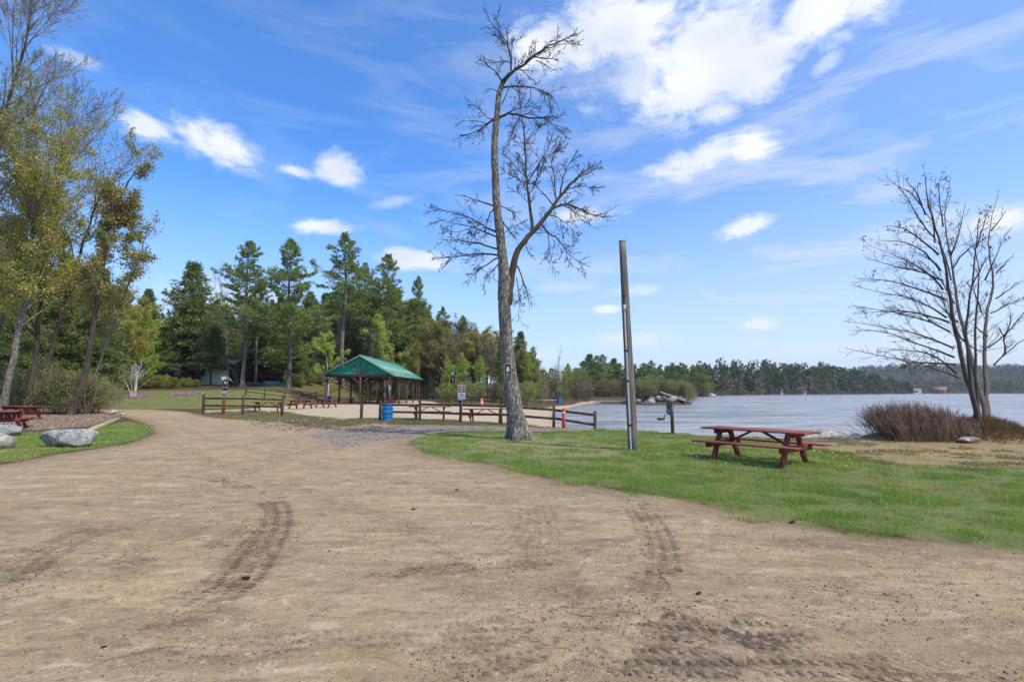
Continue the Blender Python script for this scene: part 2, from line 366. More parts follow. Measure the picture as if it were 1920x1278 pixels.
# ------------------------------------------------------------------ terrain sheets
def build_terrain():
    rr = [0.4]
    while rr[-1] < 3600:
        rr.append(rr[-1] * (1.0125 if rr[-1] > 2.2 and rr[-1] < 40 else 1.02 if rr[-1] < 110 else 1.045))
    rr = np.array(rr); th = np.concatenate([np.arange(-64, 64, .34), np.arange(64, 296, 4)]); th = np.radians(th)
    nr, na = len(rr), len(th)
    X = (rr[:, None] * np.sin(th)[None]).ravel(); Y = (rr[:, None] * np.cos(th)[None]).ravel()
    sdl = lake_sd(X, Y); Z = terrain(X, Y, sdl)
    at = {k: np.clip(sdist(p, X, Y), -6, 6) for k, p in POLY.items()}
    at['grass'] = np.maximum.reduce([at['lawn'], at['verge'], at['back']]); at['rough'] = np.maximum.reduce([at['strip'], at['strip2'], at['fence_grass']])
    at['shore'] = np.clip(sdl, -6, 12)
    # tracks
    td = np.full(X.shape, 9.0); ts = np.zeros(X.shape); ti = np.zeros(X.shape); rad = np.hypot(X, Y); idx = np.where((rad < 32) & (Y > 1))[0]
    best = np.full(len(idx), 1e9); xs, ys = X[idx], Y[idx]
    for pl, w, st in TRACKS:
        q = np.array([G(*p)[:2] for p in pl]); t0 = np.linspace(0, 1, len(q)); t1 = np.linspace(0, 1, len(q) * 5)
        # catmull-like smoothing
        qs = np.stack([np.interp(t1, t0, q[:, 0]), np.interp(t1, t0, q[:, 1])], 1)
        for _ in range(4): qs[1:-1] = (qs[:-2] + 2 * qs[1:-1] + qs[2:]) / 4
        cum = np.concatenate([[0], np.cumsum(np.linalg.norm(np.diff(qs, axis=0), axis=1))]); Lt = cum[-1]
        for k in range(len(qs) - 1):
            a, b = qs[k], qs[k + 1]; e = b - a; L = np.linalg.norm(e) + 1e-9; e = e / L
            u = (xs - a[0]) * e[0] + (ys - a[1]) * e[1]; uc = np.clip(u, 0, L); dx = xs - a[0] - uc * e[0]; dy = ys - a[1] - uc * e[1]
            dd = np.hypot(dx, dy) / w; m = dd < best
            best = np.where(m, dd, best); sg = np.sign(e[0] * dy - e[1] * dx)
            s_ = cum[k] + uc; fade = np.minimum(sm(s_, 0, .5 + .1 * Lt), 1 - sm(s_, Lt * .75, Lt))
            td[idx] = np.where(m, dd * sg, td[idx]); ts[idx] = np.where(m, s_, ts[idx]); ti[idx] = np.where(m, st * np.maximum(fade, .3), ti[idx])
    at['trk_a'] = np.clip(np.abs(td), 0, 4); at['trk_d'] = np.clip(td, -4, 4); at['trk_s'] = ts; at['trk_i'] = ti
    dm = np.zeros(X.shape)
    for cx, cy, rx, ry, s_ in BLOBS:
        c = G(cx, cy); ax = rx * c[1] / FPX; ay = abs(G(cx, cy - ry)[1] - G(cx, cy + ry)[1]) / 2
        q = np.sqrt(((X - c[0]) / ax) ** 2 + ((Y - c[1]) / ay) ** 2) + (fbm(X * 3, Y * 3, 11) - .5) * 1.0
        dm = np.maximum(dm, s_ * (1 - sm(q, .35, 1.25)))
    at['damp'] = dm
    rut = (1 - sm(np.abs(at['trk_d']), .3, 1.0)) * ti
    Z = Z - .012 * rut * (rad < 32) + .012 * (fbm(X * 2.2, Y * 2.2, 21, 4) - .5) * (rad < 14)
    i = np.arange(nr - 1)[:, None] * na; j = np.arange(na)[None]; k = (j + 1) % na
    F = np.stack([i + j, i + k, i + na + k, i + na + j], -1).reshape(-1, 4)[:, ::-1]
    cen = lambda v: v[F].mean(1)
    zone = np.full(len(F), 0)
    zone[cen(at['rough']) > 0] = 1; zone[cen(at['litter']) > 0] = 0; zone[cen(at['lot']) > 0] = 2; zone[cen(at['sand']) > 0] = 3; zone[cen(at['grass']) > 0] = 1; zone[cen(at['path']) > 0] = 4
    zone[cen(at['dry']) > 0] = 5
    zone[cen(sdl) < 0] = 6; far = cen(rad) > 600; zone[far & (zone == 0) & (cen(X) > 300)] = 7
    V = np.stack([X, Y, Z], 1); mat = ground_mat()
    for zi, nm in enumerate(['ground', 'lawn', 'dirt_lot', 'beach', 'gravel_path', 'dry_ground', 'lake_bed', 'hills']):
        f = F[zone == zi]
        if not len(f): continue
        u, inv = np.unique(f, return_inverse=True); inv = inv.reshape(f.shape)
        mb = MB(); mb.add(V[u], inv); me = mb.mesh(nm, mat, True)
        for kk, v in at.items():
            if kk in ('lawn', 'verge', 'strip', 'strip2', 'back', 'fence_grass'): continue
            a = me.attributes.new(kk, 'FLOAT', 'POINT'); a.data.foreach_set('value', v[u].astype(np.float32))
        o = link(nm, me); tag(o, kind='structure')

def ground_mat():
    m = bpy.data.materials.new('soil_and_turf'); m.use_nodes = True; t = m.node_tree; b = t.nodes['Principled BSDF']
    A = lambda k: nd(t, 'ShaderNodeAttribute', attribute_name=k).outputs['Fac']
    pos = nd(t, 'ShaderNodeNewGeometry').outputs['Position']
    n03 = noise(t, pos, .3, 5, .6); n1 = noise(t, pos, 1.1, 6, .62); n4 = noise(t, pos, 4, 6, .65); n20 = noise(t, pos, 22, 5, .7); n90 = noise(t, pos, 90, 3, .7)
    str_ = noise(t, nd(t, 'ShaderNodeMapping', {'Vector': pos, 'Rotation': (0, 0, R(12)), 'Scale': (.35, 1.6, 1)}).outputs[0], 1.0, 6, .62, .8)
    C = lambda v, amp: mth(t, 'MULTIPLY', mth(t, 'SUBTRACT', v, .5), amp)
    edge = mth(t, 'ADD', C(n1, 1.3), mth(t, 'ADD', C(n4, .7), C(n20, .45)))
    def mask(k, w=.18, amp=1.0, off=0.0):
        return sstep(t, mth(t, 'ADD', mth(t, 'ADD', A(k), off), mth(t, 'MULTIPLY', edge, amp)), -w, w)
    # woodland floor and rough grass
    floor = mixc(t, sstep(t, n1, .35, .65), (0.080, 0.057, 0.032), (0.136, 0.096, 0.052)); floor = mixc(t, sstep(t, n4, .45, .7), floor, (0.072, 0.077, 0.025))
    col = floor
    # beach sand
    sand = mixc(t, sstep(t, n1, .3, .7), (0.464, 0.360, 0.231), (0.544, 0.440, 0.301)); sand = mixc(t, mth(t, 'MULTIPLY', sstep(t, n4, .55, .68), .6), sand, (.36, .28, .18)); sand = mixc(t, sstep(t, n20, .5, .75), sand, (0.384, 0.291, 0.182))
    sand = mixc(t, sstep(t, A('shore'), -.2, 1.6), (0.240, 0.180, 0.112), sand)
    # lot soil
    dirt = mixc(t, sstep(t, str_, .3, .72), (0.252, 0.184, 0.108), (0.388, 0.291, 0.175))
    dirt = mixc(t, sstep(t, n03, .42, .66), dirt, (0.320, 0.233, 0.143)); dirt = mixc(t, mth(t, 'MULTIPLY', sstep(t, n1, .52, .75), .55), dirt, (0.288, 0.249, 0.185))
    dirt = mixc(t, mth(t, 'MULTIPLY', sstep(t, n4, .54, .72), .5), dirt, (0.188, 0.130, 0.077)); dirt = mixc(t, mth(t, 'MULTIPLY', sstep(t, n20, .56, .74), .5), dirt, (0.160, 0.119, 0.081))
    dirt = mixc(t, mth(t, 'MULTIPLY', sstep(t, n90, .58, .72), .55), dirt, (0.496, 0.421, 0.315))
    dirt = mixc(t, mth(t, 'MULTIPLY', sstep(t, n90, .47, .30), .9), dirt, (0.120, 0.088, 0.059))
    sp = noise(t, pos, 46, 4, .75); dirt = mixc(t, mth(t, 'MULTIPLY', mth(t, 'MULTIPLY', sstep(t, sp, .56, .66), sstep(t, n4, .42, .62)), .8), dirt, (.085, .062, .045))
    n2 = noise(t, nd(t, 'ShaderNodeMapping', {'Vector': pos, 'Rotation': (0, 0, R(-24)), 'Scale': (.5, 2.2, 1)}).outputs[0], 1.6, 7, .66, 1.2); dirt = mixc(t, mth(t, 'MULTIPLY', sstep(t, n2, .56, .70), .5), dirt, (.20, .145, .10)); dirt = mixc(t, mth(t, 'MULTIPLY', sstep(t, n2, .44, .32), .35), dirt, (.46, .385, .27))
    n7 = noise(t, nd(t, 'ShaderNodeMapping', {'Vector': pos, 'Rotation': (0, 0, R(8)), 'Scale': (.7, 1.5, 1)}).outputs[0], 3.2, 7, .72, .9); dirt = mixc(t, mth(t, 'MULTIPLY', sstep(t, n7, .52, .62), .62), dirt, (.165, .120, .080)); dirt = mixc(t, mth(t, 'MULTIPLY', sstep(t, n7, .45, .36), .5), dirt, (.47, .385, .27))
    n11 = noise(t, pos, 11, 5, .75); dirt = mixc(t, mth(t, 'MULTIPLY', sstep(t, n11, .57, .68), .65), dirt, (.12, .088, .062)); dirt = mixc(t, mth(t, 'MULTIPLY', sstep(t, n11, .42, .34), .5), dirt, (.50, .42, .31))
    # browner trim along the lot's edge
    eg = mth(t, 'MULTIPLY', sstep(t, mth(t, 'ADD', A('lot'), C(n1, .7)), .9, .05), mth(t, 'ADD', .25, mth(t, 'MULTIPLY', n4, .9)))
    dirt = mixc(t, mth(t, 'MULTIPLY', eg, .75), dirt, (0.188, 0.126, 0.077))
    nb = noise(t, pos, .16, 4, .6, .6); dirt = mixc(t, 1.0, dirt, mixc(t, sstep(t, nb, .36, .66), (1.42, 1.36, 1.25), (1.24, 1.225, 1.20)), 'MULTIPLY')
    # tyre tracks: pressed, darker, with cleat marks
    d = A('trk_d'); ad = mth(t, 'ADD', A('trk_a'), mth(t, 'ADD', C(n20, .5), C(n4, .5))); band = mth(t, 'MULTIPLY', sstep(t, ad, 1.05, .62), A('trk_i'))
    ph = mth(t, 'ADD', mth(t, 'MULTIPLY', A('trk_s'), 88.0), mth(t, 'ADD', mth(t, 'MULTIPLY', d, 4.5), mth(t, 'ADD', C(n4, 16), C(n20, 5))))
    tread = sstep(t, mth(t, 'SINE', ph), -.2, .5)
    rib = sstep(t, mth(t, 'SINE', mth(t, 'MULTIPLY', d, 13)), -.3, .4)
    tr = mth(t, 'MULTIPLY', mth(t, 'MULTIPLY', band, mth(t, 'MULTIPLY_ADD', sstep(t, mth(t, 'ADD', n4, C(n20, .8)), .3, .62), .85, .12)), mth(t, 'MULTIPLY_ADD', mth(t, 'MULTIPLY', tread, rib), .5, .42), clamp=True)
    dirt = mixc(t, tr, dirt, (0.084, 0.060, 0.038))
    dirt = mixc(t, mth(t, 'MULTIPLY', A('damp'), mth(t, 'MULTIPLY_ADD', sstep(t, mth(t, 'ADD', n20, C(n4, .8)), .38, .6), .75, .15), clamp=True), dirt, (0.084, 0.067, 0.052))
    # gravel track
    vor = nd(t, 'ShaderNodeTexVoronoi', {'Vector': pos, 'Scale': 26.0}).outputs[1]
    gray = nd(t, 'ShaderNodeHueSaturation', {'Color': vor, 'Saturation': .10, 'Value': .42}).outputs[0]
    grav = mixc(t, .6, mixc(t, 1.0, gray, (1.12, 1.0, .84), 'MULTIPLY'), (.33, .285, .22)); grav = mixc(t, sstep(t, n20, .48, .66), grav, (.16, .135, .11))
    grav = mixc(t, mth(t, 'MULTIPLY', sstep(t, n1, .45, .7), .6), grav, (0.320, 0.252, 0.168))
    # turf
    turf = mixc(t, sstep(t, n1, .32, .68), (.125, .160, .040), (.185, .225, .062)); turf = mixc(t, sstep(t, n4, .46, .66), turf, (.24, .20, .10)); turf = mixc(t, sstep(t, n20, .52, .7), turf, (.11, .10, .05))
    turf = mixc(t, mth(t, 'MULTIPLY', mask('drylawn', .5), .75), turf, (.32, .255, .14))
    dry = mixc(t, sstep(t, n1, .35, .65), (0.281, 0.205, 0.101), (0.357, 0.271, 0.148)); dry = mixc(t, sstep(t, n4, .52, .66), dry, (0.230, 0.213, 0.047)); dry = mixc(t, sstep(t, n20, .55, .72), dry, (0.187, 0.131, 0.070))
    lit = mixc(t, sstep(t, n20, .4, .62), (0.204, 0.131, 0.090), (0.357, 0.254, 0.187)); lit = mixc(t, sstep(t, n1, .5, .75), lit, (0.170, 0.156, 0.055))
    rough = mixc(t, sstep(t, n4, .42, .62), (0.111, 0.102, 0.035), (0.255, 0.193, 0.101)); rough = mixc(t, sstep(t, n1, .4, .7), rough, (0.081, 0.094, 0.023))
    for c, f in ((lit, mask('litter', .3)), (dirt, mask('lot', .2, .5, .1)), (sand, mask('sand', .25, .7)), (rough, mask('rough', .3, 1.1)), (grav, mask('path', .25, .9)), (turf, mask('grass', .16, .95, -.14)), (dry, mask('dry', .35, 1.1))):
        col = mixc(t, f, col, c)
    # lake bed and wet rim
    col = mixc(t, sstep(t, A('shore'), .25, -.1), col, (0.085, 0.070, 0.047))
    t.links.new(col, b.inputs['Base Color'])
    b.inputs['Roughness'].default_value = .95; b.inputs['Specular IOR Level'].default_value = .12
    h = mth(t, 'ADD', mth(t, 'MULTIPLY', n20, .55), mth(t, 'ADD', mth(t, 'MULTIPLY', n90, .35), mth(t, 'MULTIPLY', n4, 1.2)))
    h = mth(t, 'SUBTRACT', h, mth(t, 'MULTIPLY', tr, 1.1))
    bn = nd(t, 'ShaderNodeBump', {'Strength': .8, 'Distance': .035, 'Height': h}); t.links.new(bn.outputs[0], b.inputs['Normal'])
    return m
build_terrain()

# water: a broad sheet with wind chop
def build_water():
    m = bpy.data.materials.new('lake_water'); m.use_nodes = True; t = m.node_tree; b = t.nodes['Principled BSDF']
    b.inputs['Base Color'].default_value = (.27, .29, .33, 1); b.inputs['Roughness'].default_value = .22; b.inputs['IOR'].default_value = 1.33
    pos = nd(t, 'ShaderNodeNewGeometry').outputs['Position']
    mp = lambda rz, sx_, sy_: nd(t, 'ShaderNodeMapping', {'Vector': pos, 'Rotation': (0, 0, R(rz)), 'Scale': (sx_, sy_, 1)}).outputs[0]
    a = noise(t, mp(-14, .6, 1.6), 1.3, 5, .6, .5); c = noise(t, mp(10, .16, .55), .9, 5, .62, .5); e = noise(t, mp(-6, .25, .9), .16, 5, .62, .6); g = noise(t, mp(4, .3, 1.0), .035, 4, .6, .4)
    h = mth(t, 'ADD', mth(t, 'ADD', mth(t, 'MULTIPLY', a, .26), mth(t, 'MULTIPLY', c, 1.0)), mth(t, 'ADD', mth(t, 'MULTIPLY', e, 2.6), mth(t, 'MULTIPLY', g, 7.0)))
    bn = nd(t, 'ShaderNodeBump', {'Strength': 1.0, 'Distance': 1.0, 'Height': h}); t.links.new(bn.outputs[0], b.inputs['Normal'])
    cc = mixc(t, sstep(t, mth(t, 'ADD', c, mth(t, 'MULTIPLY', e, .6)), .62, .98), (.19, .188, .18), (.44, .435, .405)); t.links.new(cc, b.inputs['Base Color'])
    mb = MB(); mb.add([(-200, -900, WATER_Z), (3500, -900, WATER_Z), (3500, 1600, WATER_Z), (-200, 1600, WATER_Z)], [[0, 1, 2, 3]])
    tag(mb.obj('water', m), kind='structure')
build_water()
# ------------------------------------------------------------------ vegetation tools
pmat('bark_grey', (.145, .125, .10), .95, .45, 7.0, 1.0, 30, stretch=(1, 1, .45), col2=(.36, .35, .30))
pmat('bark_dark', (.085, .068, .052), .95, .35, 3.0, .7, 20, stretch=(1, 1, .4))
pmat('bark_brown', (.13, .10, .075), .95, .3, 3.0, .7, 20, stretch=(1, 1, .4))
pmat('bark_pine', (.17, .145, .125), .95, .35, 2.0, .7, 14, stretch=(1, 1, .3))
pmat('bark_pale', (.42, .40, .35), .9, .25, 2.0, .3, 14)
pmat('twig_dark', (.072, .056, .045), .9, .25, 3.0)
pmat('twig_brown', (.155, .115, .085), .9, .3, 1.5)
pmat('twig_grey', (.235, .20, .17), .9, .25, 1.5)
pmat('bark_white', (.62, .58, .52), .9, .2, 2.0)
pmat('twig_light', (.30, .255, .195), .9, .3, 1.5)
pmat('twig_red', (.245, .165, .12), .9, .35, 2.0, island=1.0)
leafmat('needles_pine', (0.124, 0.188, 0.046), (0.343, 0.411, 0.105), .38)
leafmat('needles_spruce', (0.105, 0.156, 0.046), (0.287, 0.329, 0.091), .36)
leafmat('needles_young', (0.233, 0.339, 0.051), (0.520, 0.600, 0.105), .34)
leafmat('leaf_olive', (0.306, 0.306, 0.064), (0.620, 0.596, 0.144), .42, (0.436, 0.321, 0.108))
leafmat('leaf_yellow', (0.436, 0.402, 0.086), (0.620, 0.620, 0.172), .42)
leafmat('leaf_rust', (.30, .25, .10), (.46, .42, .17), .45, (.19, .25, .08))
leafmat('leaf_birch', (0.336, 0.491, 0.088), (0.588, 0.620, 0.175), .45)
leafmat('leaf_shrub', (.23, .26, .06), (.44, .43, .13), .42)
leafmat('bud_brown', (0.126, 0.081, 0.054), (0.225, 0.153, 0.099), .2)
leafmat('dry_blades', (0.180, 0.113, 0.059), (0.306, 0.207, 0.113), .25)

def rot_from(d, ang, az):
    d = d / (np.linalg.norm(d) + 1e-9); a = np.array([0, 0, 1.]) if abs(d[2]) < .9 else np.array([1., 0, 0])
    x = np.cross(d, a); x /= np.linalg.norm(x); y = np.cross(d, x)
    return d * math.cos(ang) + (x * math.cos(az) + y * math.sin(az)) * math.sin(ang)
def limb(rng, p, d, L, r0, r1, seg=4, jit=.18, up=0.0, grav=0.0):
    """one wandering branch: points and radii"""
    pts = [np.array(p, float)]; d = np.array(d, float); d /= np.linalg.norm(d)
    for i in range(seg):
        d = d + rng.normal(0, jit, 3) + np.array([0, 0, up - grav * (i / seg)]); d /= np.linalg.norm(d); pts.append(pts[-1] + d * L / seg)
    return np.array(pts), np.linspace(r0, r1, seg + 1)
def at_t(pts, rad, t):
    f = t * (len(pts) - 1); i = min(int(f), len(pts) - 2); u = f - i; d = pts[i + 1] - pts[i]
    return pts[i] * (1 - u) + pts[i + 1] * u, d / (np.linalg.norm(d) + 1e-9), rad[i] * (1 - u) + rad[i + 1] * u
def ramify(rng, pts, rad, spec, out, tips, lv=0):
    """children of a limb, by level: (per metre, t0, angle, jitter, length factor, max length, up, radius factor)"""
    if lv >= len(spec): return
    dens, t0, ang, aj, lf, lmax, up, rf = spec[lv]; L = np.linalg.norm(np.diff(pts, axis=0), axis=1).sum(); n = rng.poisson(dens * L * (1 - t0)) + (1 if lv else 0)
    for t in rng.uniform(t0, 1.0, n):
        p, d, r = at_t(pts, rad, t); l = min(lmax, L * lf) * rng.uniform(.5, 1.15) * (1 - .45 * t); nd_ = rot_from(d, ang + rng.normal(0, aj), rng.uniform(0, 2 * np.pi))
        q, rr = limb(rng, p, nd_, l, max(r * rf, .0022), max(r * rf * .3, .0016), 4 if lv < 2 else 3, .16, up)
        out.append((q, rr, lv + 1)); tips.append((q, lv + 1)); ramify(rng, q, rr, spec, out, tips, lv + 1)
def leaf_quads(mb, rng, C, size, w=.5, updir=None, jit=1.0, flat=False):
    """diamond leaves at the points C"""
    C = np.asarray(C, float); n = len(C)
    if n == 0: return
    u = rng.normal(0, 1, (n, 3)) * jit
    if updir is not None: u = u + updir
    if flat: u[:, 2] *= .5
    u /= np.linalg.norm(u, axis=1, keepdims=True) + 1e-9; a = rng.normal(0, .55, (n, 3)) + (0, 0, 1) if flat else rng.normal(0, 1, (n, 3)); v = np.cross(u, a); v /= np.linalg.norm(v, axis=1, keepdims=True) + 1e-9
    s = (np.asarray(size) * rng.uniform(.6, 1.3, n))[:, None]
    V = np.stack([C, C + u * s * .5 + v * s * w * .5, C + u * s, C + u * s * .5 - v * s * w * .5], 1).reshape(-1, 3)
    mb.add(V, np.arange(4 * n).reshape(-1, 4))
def sample_on(rng, tips, n, lv_min=2, spread=.05, t0=.2):
    tw = [q for q, l in tips if l >= lv_min]
    if not tw: return np.zeros((0, 3))
    k = rng.integers(0, len(tw), n); t = rng.uniform(t0, 1, n); C = np.empty((n, 3))
    for i in range(n):
        q = tw[k[i]]; f = t[i] * (len(q) - 1); j = min(int(f), len(q) - 2); C[i] = q[j] + (q[j + 1] - q[j]) * (f - j)
    return C + rng.normal(0, spread, (n, 3))
def tubes(mb, br, thin=3):
    for q, r, l in br: mb.tube(q, r, 8 if l == 0 else 5 if l == 1 else thin)

# ---- a tree from traced limbs (pixel column, pixel row, radius) at a distance
def traced(limbs, y0, rng, zoom=None, drift=.5):
    out = []
    for li, (pl, r0, r1) in enumerate(limbs):
        q = []; dr = rng.uniform(-drift, drift); o = pl[0]; L = 0
        for i, p in enumerate(pl):
            px, py = (zoom[0] + p[0] / zoom[2], zoom[1] + p[1] / zoom[2]) if zoom else p
            if i: L += math.hypot(p[0] - pl[i - 1][0], p[1] - pl[i - 1][1]) / (zoom[2] if zoom else 1)
            q.append(P(px, py, y0 + (dr * L / FPX * y0 if li else 0)))
        q = np.array(q); t0 = np.linspace(0, 1, len(q)); t1 = np.linspace(0, 1, (len(q) - 1) * 3 + 1)
        s = np.stack([np.interp(t1, t0, q[:, k]) for k in range(3)], 1)
        for _ in range(2): s[1:-1] = (s[:-2] + 2 * s[1:-1] + s[2:]) / 4
        s[1:-1] += rng.normal(0, .012, s[1:-1].shape) * min(1, L / 60)
        out.append((s, np.interp(t1, [0, 1], [r0, r1])))
    return out

def hero_tree():
    rng = np.random.default_rng(5); d = 17.3; Z = (780, 20, 2.556)
    base = G(975, 820); base[2] = ground(base[0], base[1])
    zz = lambda *p: [(780 + x / 2.556, 20 + y / 2.556) for x, y in p]
    trunk = [(977, 824), (974, 812), (969, 790), (963, 750), (956, 700), (950, 650), (947, 600), (945, 560), (947, 525), (943, 490), (938, 442), (931, 384), (929, 333), (927, 294), (928, 255), (932, 216), (935, 177), (942, 157), (956, 137)]
    tr = np.array([.50, .39, .30, .265, .235, .22, .215, .22, .235, .165, .155, .14, .128, .118, .112, .105, .092, .078, .06])
    q = np.array([P(x, y, d) for x, y in trunk]); q[0, 2] = base[2] - .15
    t0 = np.linspace(0, 1, len(q)); t1 = np.linspace(0, 1, 80); s = np.stack([np.interp(t1, t0, q[:, k]) for k in range(3)], 1); r = np.interp(t1, t0, tr)
    for _ in range(2): s[1:-1] = (s[:-2] + 2 * s[1:-1] + s[2:]) / 4
    r = r * (1 + rng.normal(0, .025, len(r)))
    mb = MB(); mb.tube(s, r, 20)
    Vt = mb.V[-1].reshape(80, 20, 3); fl = np.exp(-np.linspace(0, 6.9, 80)[:, None] / .42) * (.50 * np.cos(np.arange(20) * 2 * np.pi / 20 * 5 + .6) + .15 * np.cos(np.arange(20) * 2 * np.pi / 20 * 3)) * .42
    dirs = Vt - s[:, None]; dirs /= np.linalg.norm(dirs, axis=2, keepdims=True); mb.V[-1] = (Vt + dirs * (fl[..., None] + rng.normal(0, .006, (80, 20, 1)))).reshape(-1, 3)
    limbs = [([(952, 570), (955, 545)] + zz((458, 1270), (470, 1200), (485, 1150), (540, 1080), (590, 1025), (650, 950), (690, 890), (740, 830), (800, 775), (850, 740)), .15, .016),
             (zz((410, 350), (450, 300), (510, 265), (560, 220), (620, 180), (690, 148), (735, 130)), .062, .012), (zz((620, 182), (700, 160), (780, 160)), .02, .005),
             (zz((455, 290), (460, 240), (440, 170), (400, 100), (335, 35)), .034, .006), (zz((455, 255), (435, 240), (350, 255), (300, 235)), .022, .006), (zz((440, 170), (436, 120), (445, 85)), .014, .004),
             (zz((408, 335), (390, 300), (350, 265), (308, 236)), .03, .006), (zz((560, 222), (640, 232), (688, 235)), .024, .006), (zz((575, 240), (640, 270), (685, 300)), .016, .004),
             (zz((412, 372), (480, 362), (550, 370), (610, 382), (660, 432)), .036, .007), (zz((550, 370), (552, 400), (545, 435)), .012, .004), (zz((400, 390), (350, 370), (315, 395)), .016, .004),
             (zz((410, 450), (440, 390), (438, 360)), .022, .006),
             (zz((398, 515), (440, 490), (500, 506), (560, 520), (620, 510), (660, 550), (690, 580)), .048, .007), (zz((500, 505), (470, 560), (430, 665)), .016, .004), (zz((560, 520), (590, 560), (560, 620)), .014, .004),
             (zz((610, 512), (640, 560), (620, 640)), .014, .004), (zz((440, 490), (500, 460), (590, 470)), .016, .004),
             (zz((380, 515), (340, 545), (310, 572), (250, 590), (205, 610)), .038, .006), (zz((340, 545), (300, 528), (210, 530)), .018, .004), (zz((375, 522), (345, 520), (310, 470), (250, 435)), .022, .005), (zz((310, 572), (330, 600), (300, 640)), .012, .004),
             (zz((558, 1060), (545, 920), (530, 820), (525, 700), (520, 600), (505, 480), (485, 360)), .062, .007), (zz((532, 825), (570, 770), (610, 700), (640, 640), (660, 590)), .024, .005), (zz((526, 800), (470, 740), (400, 655)), .02, .005),
             (zz((535, 835), (480, 800), (425, 770)), .015, .004), (zz((522, 640), (560, 580), (620, 540)), .016, .004), (zz((548, 930), (500, 880), (440, 850)), .014, .004), (zz((540, 880), (590, 800), (620, 700), (700, 660)), .02, .005),
             (zz((650, 950), (720, 920), (790, 950), (850, 988), (935, 985)), .045, .007), (zz((690, 890), (700, 820), (720, 750), (765, 690)), .034, .006), (zz((655, 930), (600, 860), (555, 825)), .026, .005), (zz((740, 830), (800, 790), (885, 745)), .026, .005),
             (zz((670, 900), (665, 800), (640, 720), (690, 650)), .026, .005), (zz((600, 1020), (640, 1070), (690, 1100), (730, 1170), (805, 1222)), .036, .006), (zz((630, 1055), (640, 1150), (662, 1250)), .02, .004), (zz((720, 1150), (730, 1210), (790, 1250)), .014, .004),
             (zz((690, 925), (760, 960), (800, 1010), (880, 1050)), .024, .005), (zz((720, 855), (790, 840), (870, 850)), .02, .005), (zz((630, 975), (700, 1000), (780, 1080)), .022, .005), (zz((545, 1080), (520, 1130), (560, 1180)), .018, .004),
             (zz((388, 1062), (320, 1030), (250, 985), (150, 962), (105, 950)), .038, .005), (zz((388, 1085), (330, 1060), (250, 1030), (150, 1012), (120, 1000)), .03, .005), (zz((392, 1142), (300, 1112), (200, 1100), (90, 1095)), .036, .005),
             (zz((395, 1172), (300, 1160), (200, 1182), (75, 1185)), .036, .005), (zz((375, 945), (345, 985), (335, 1060), (325, 1110)), .026, .005), (zz((368, 935), (300, 910), (240, 892), (180, 880)), .03, .005), (zz((395, 1182), (330, 1222), (270, 1265), (240, 1300)), .028, .005),
             (zz((398, 1210), (350, 1260), (320, 1330)), .022, .004), (zz((300, 1030), (220, 1060), (140, 1060)), .018, .004),
             (zz((404, 935), (470, 965), (500, 1010)), .022, .005), (zz((415, 1010), (450, 1060), (492, 1102)), .026, .006), (zz((405, 1100), (440, 1040), (520, 1010)), .018, .004),
             ([(970, 498), (979, 522), (990, 550), (993, 584)], .03, .005), ([(968, 520), (974, 560), (972, 600)], .018, .004)]
    br = traced(limbs, d, rng, None, .8)
    tags_ = []; tw = MB()
    for i, (p, rr) in enumerate(br):
        tw.tube(p, rr, 12 if i == 0 else 7)
        out = []; sp = [(10.5, .15, .60, .22, .45, .95, .02, .36), (6.5, .15, .6, .25, .5, .38, .0, .55), (5.0, .2, .6, .3, .5, .17, 0, .7)] if i else [(5.5, .35, .7, .25, .3, 1.1, .03, .16), (6.5, .15, .6, .25, .5, .42, .0, .5), (5.0, .2, .6, .3, .5, .18, 0, .7)]
        ramify(rng, p, rr, sp, out, tags_)
        for q_, r_, l in out: tw.tube(q_, np.maximum(r_, .0062), 3)
    root = thing('bare_tree', 'tall bare crooked tree with grey bark and a sign nailed to its trunk', 'tree', base)
    mb.obj('trunk', MAT['bark_grey'], root, True, base)
    tw.obj('branches', MAT['bark_dark'], root, True, base)
    b = MB(); leaf_quads(b, rng, sample_on(rng, tags_, 1500, 1, .01, .5), .035, .6); b.obj('buds', MAT['bud_brown'], root, off=base)
hero_tree()

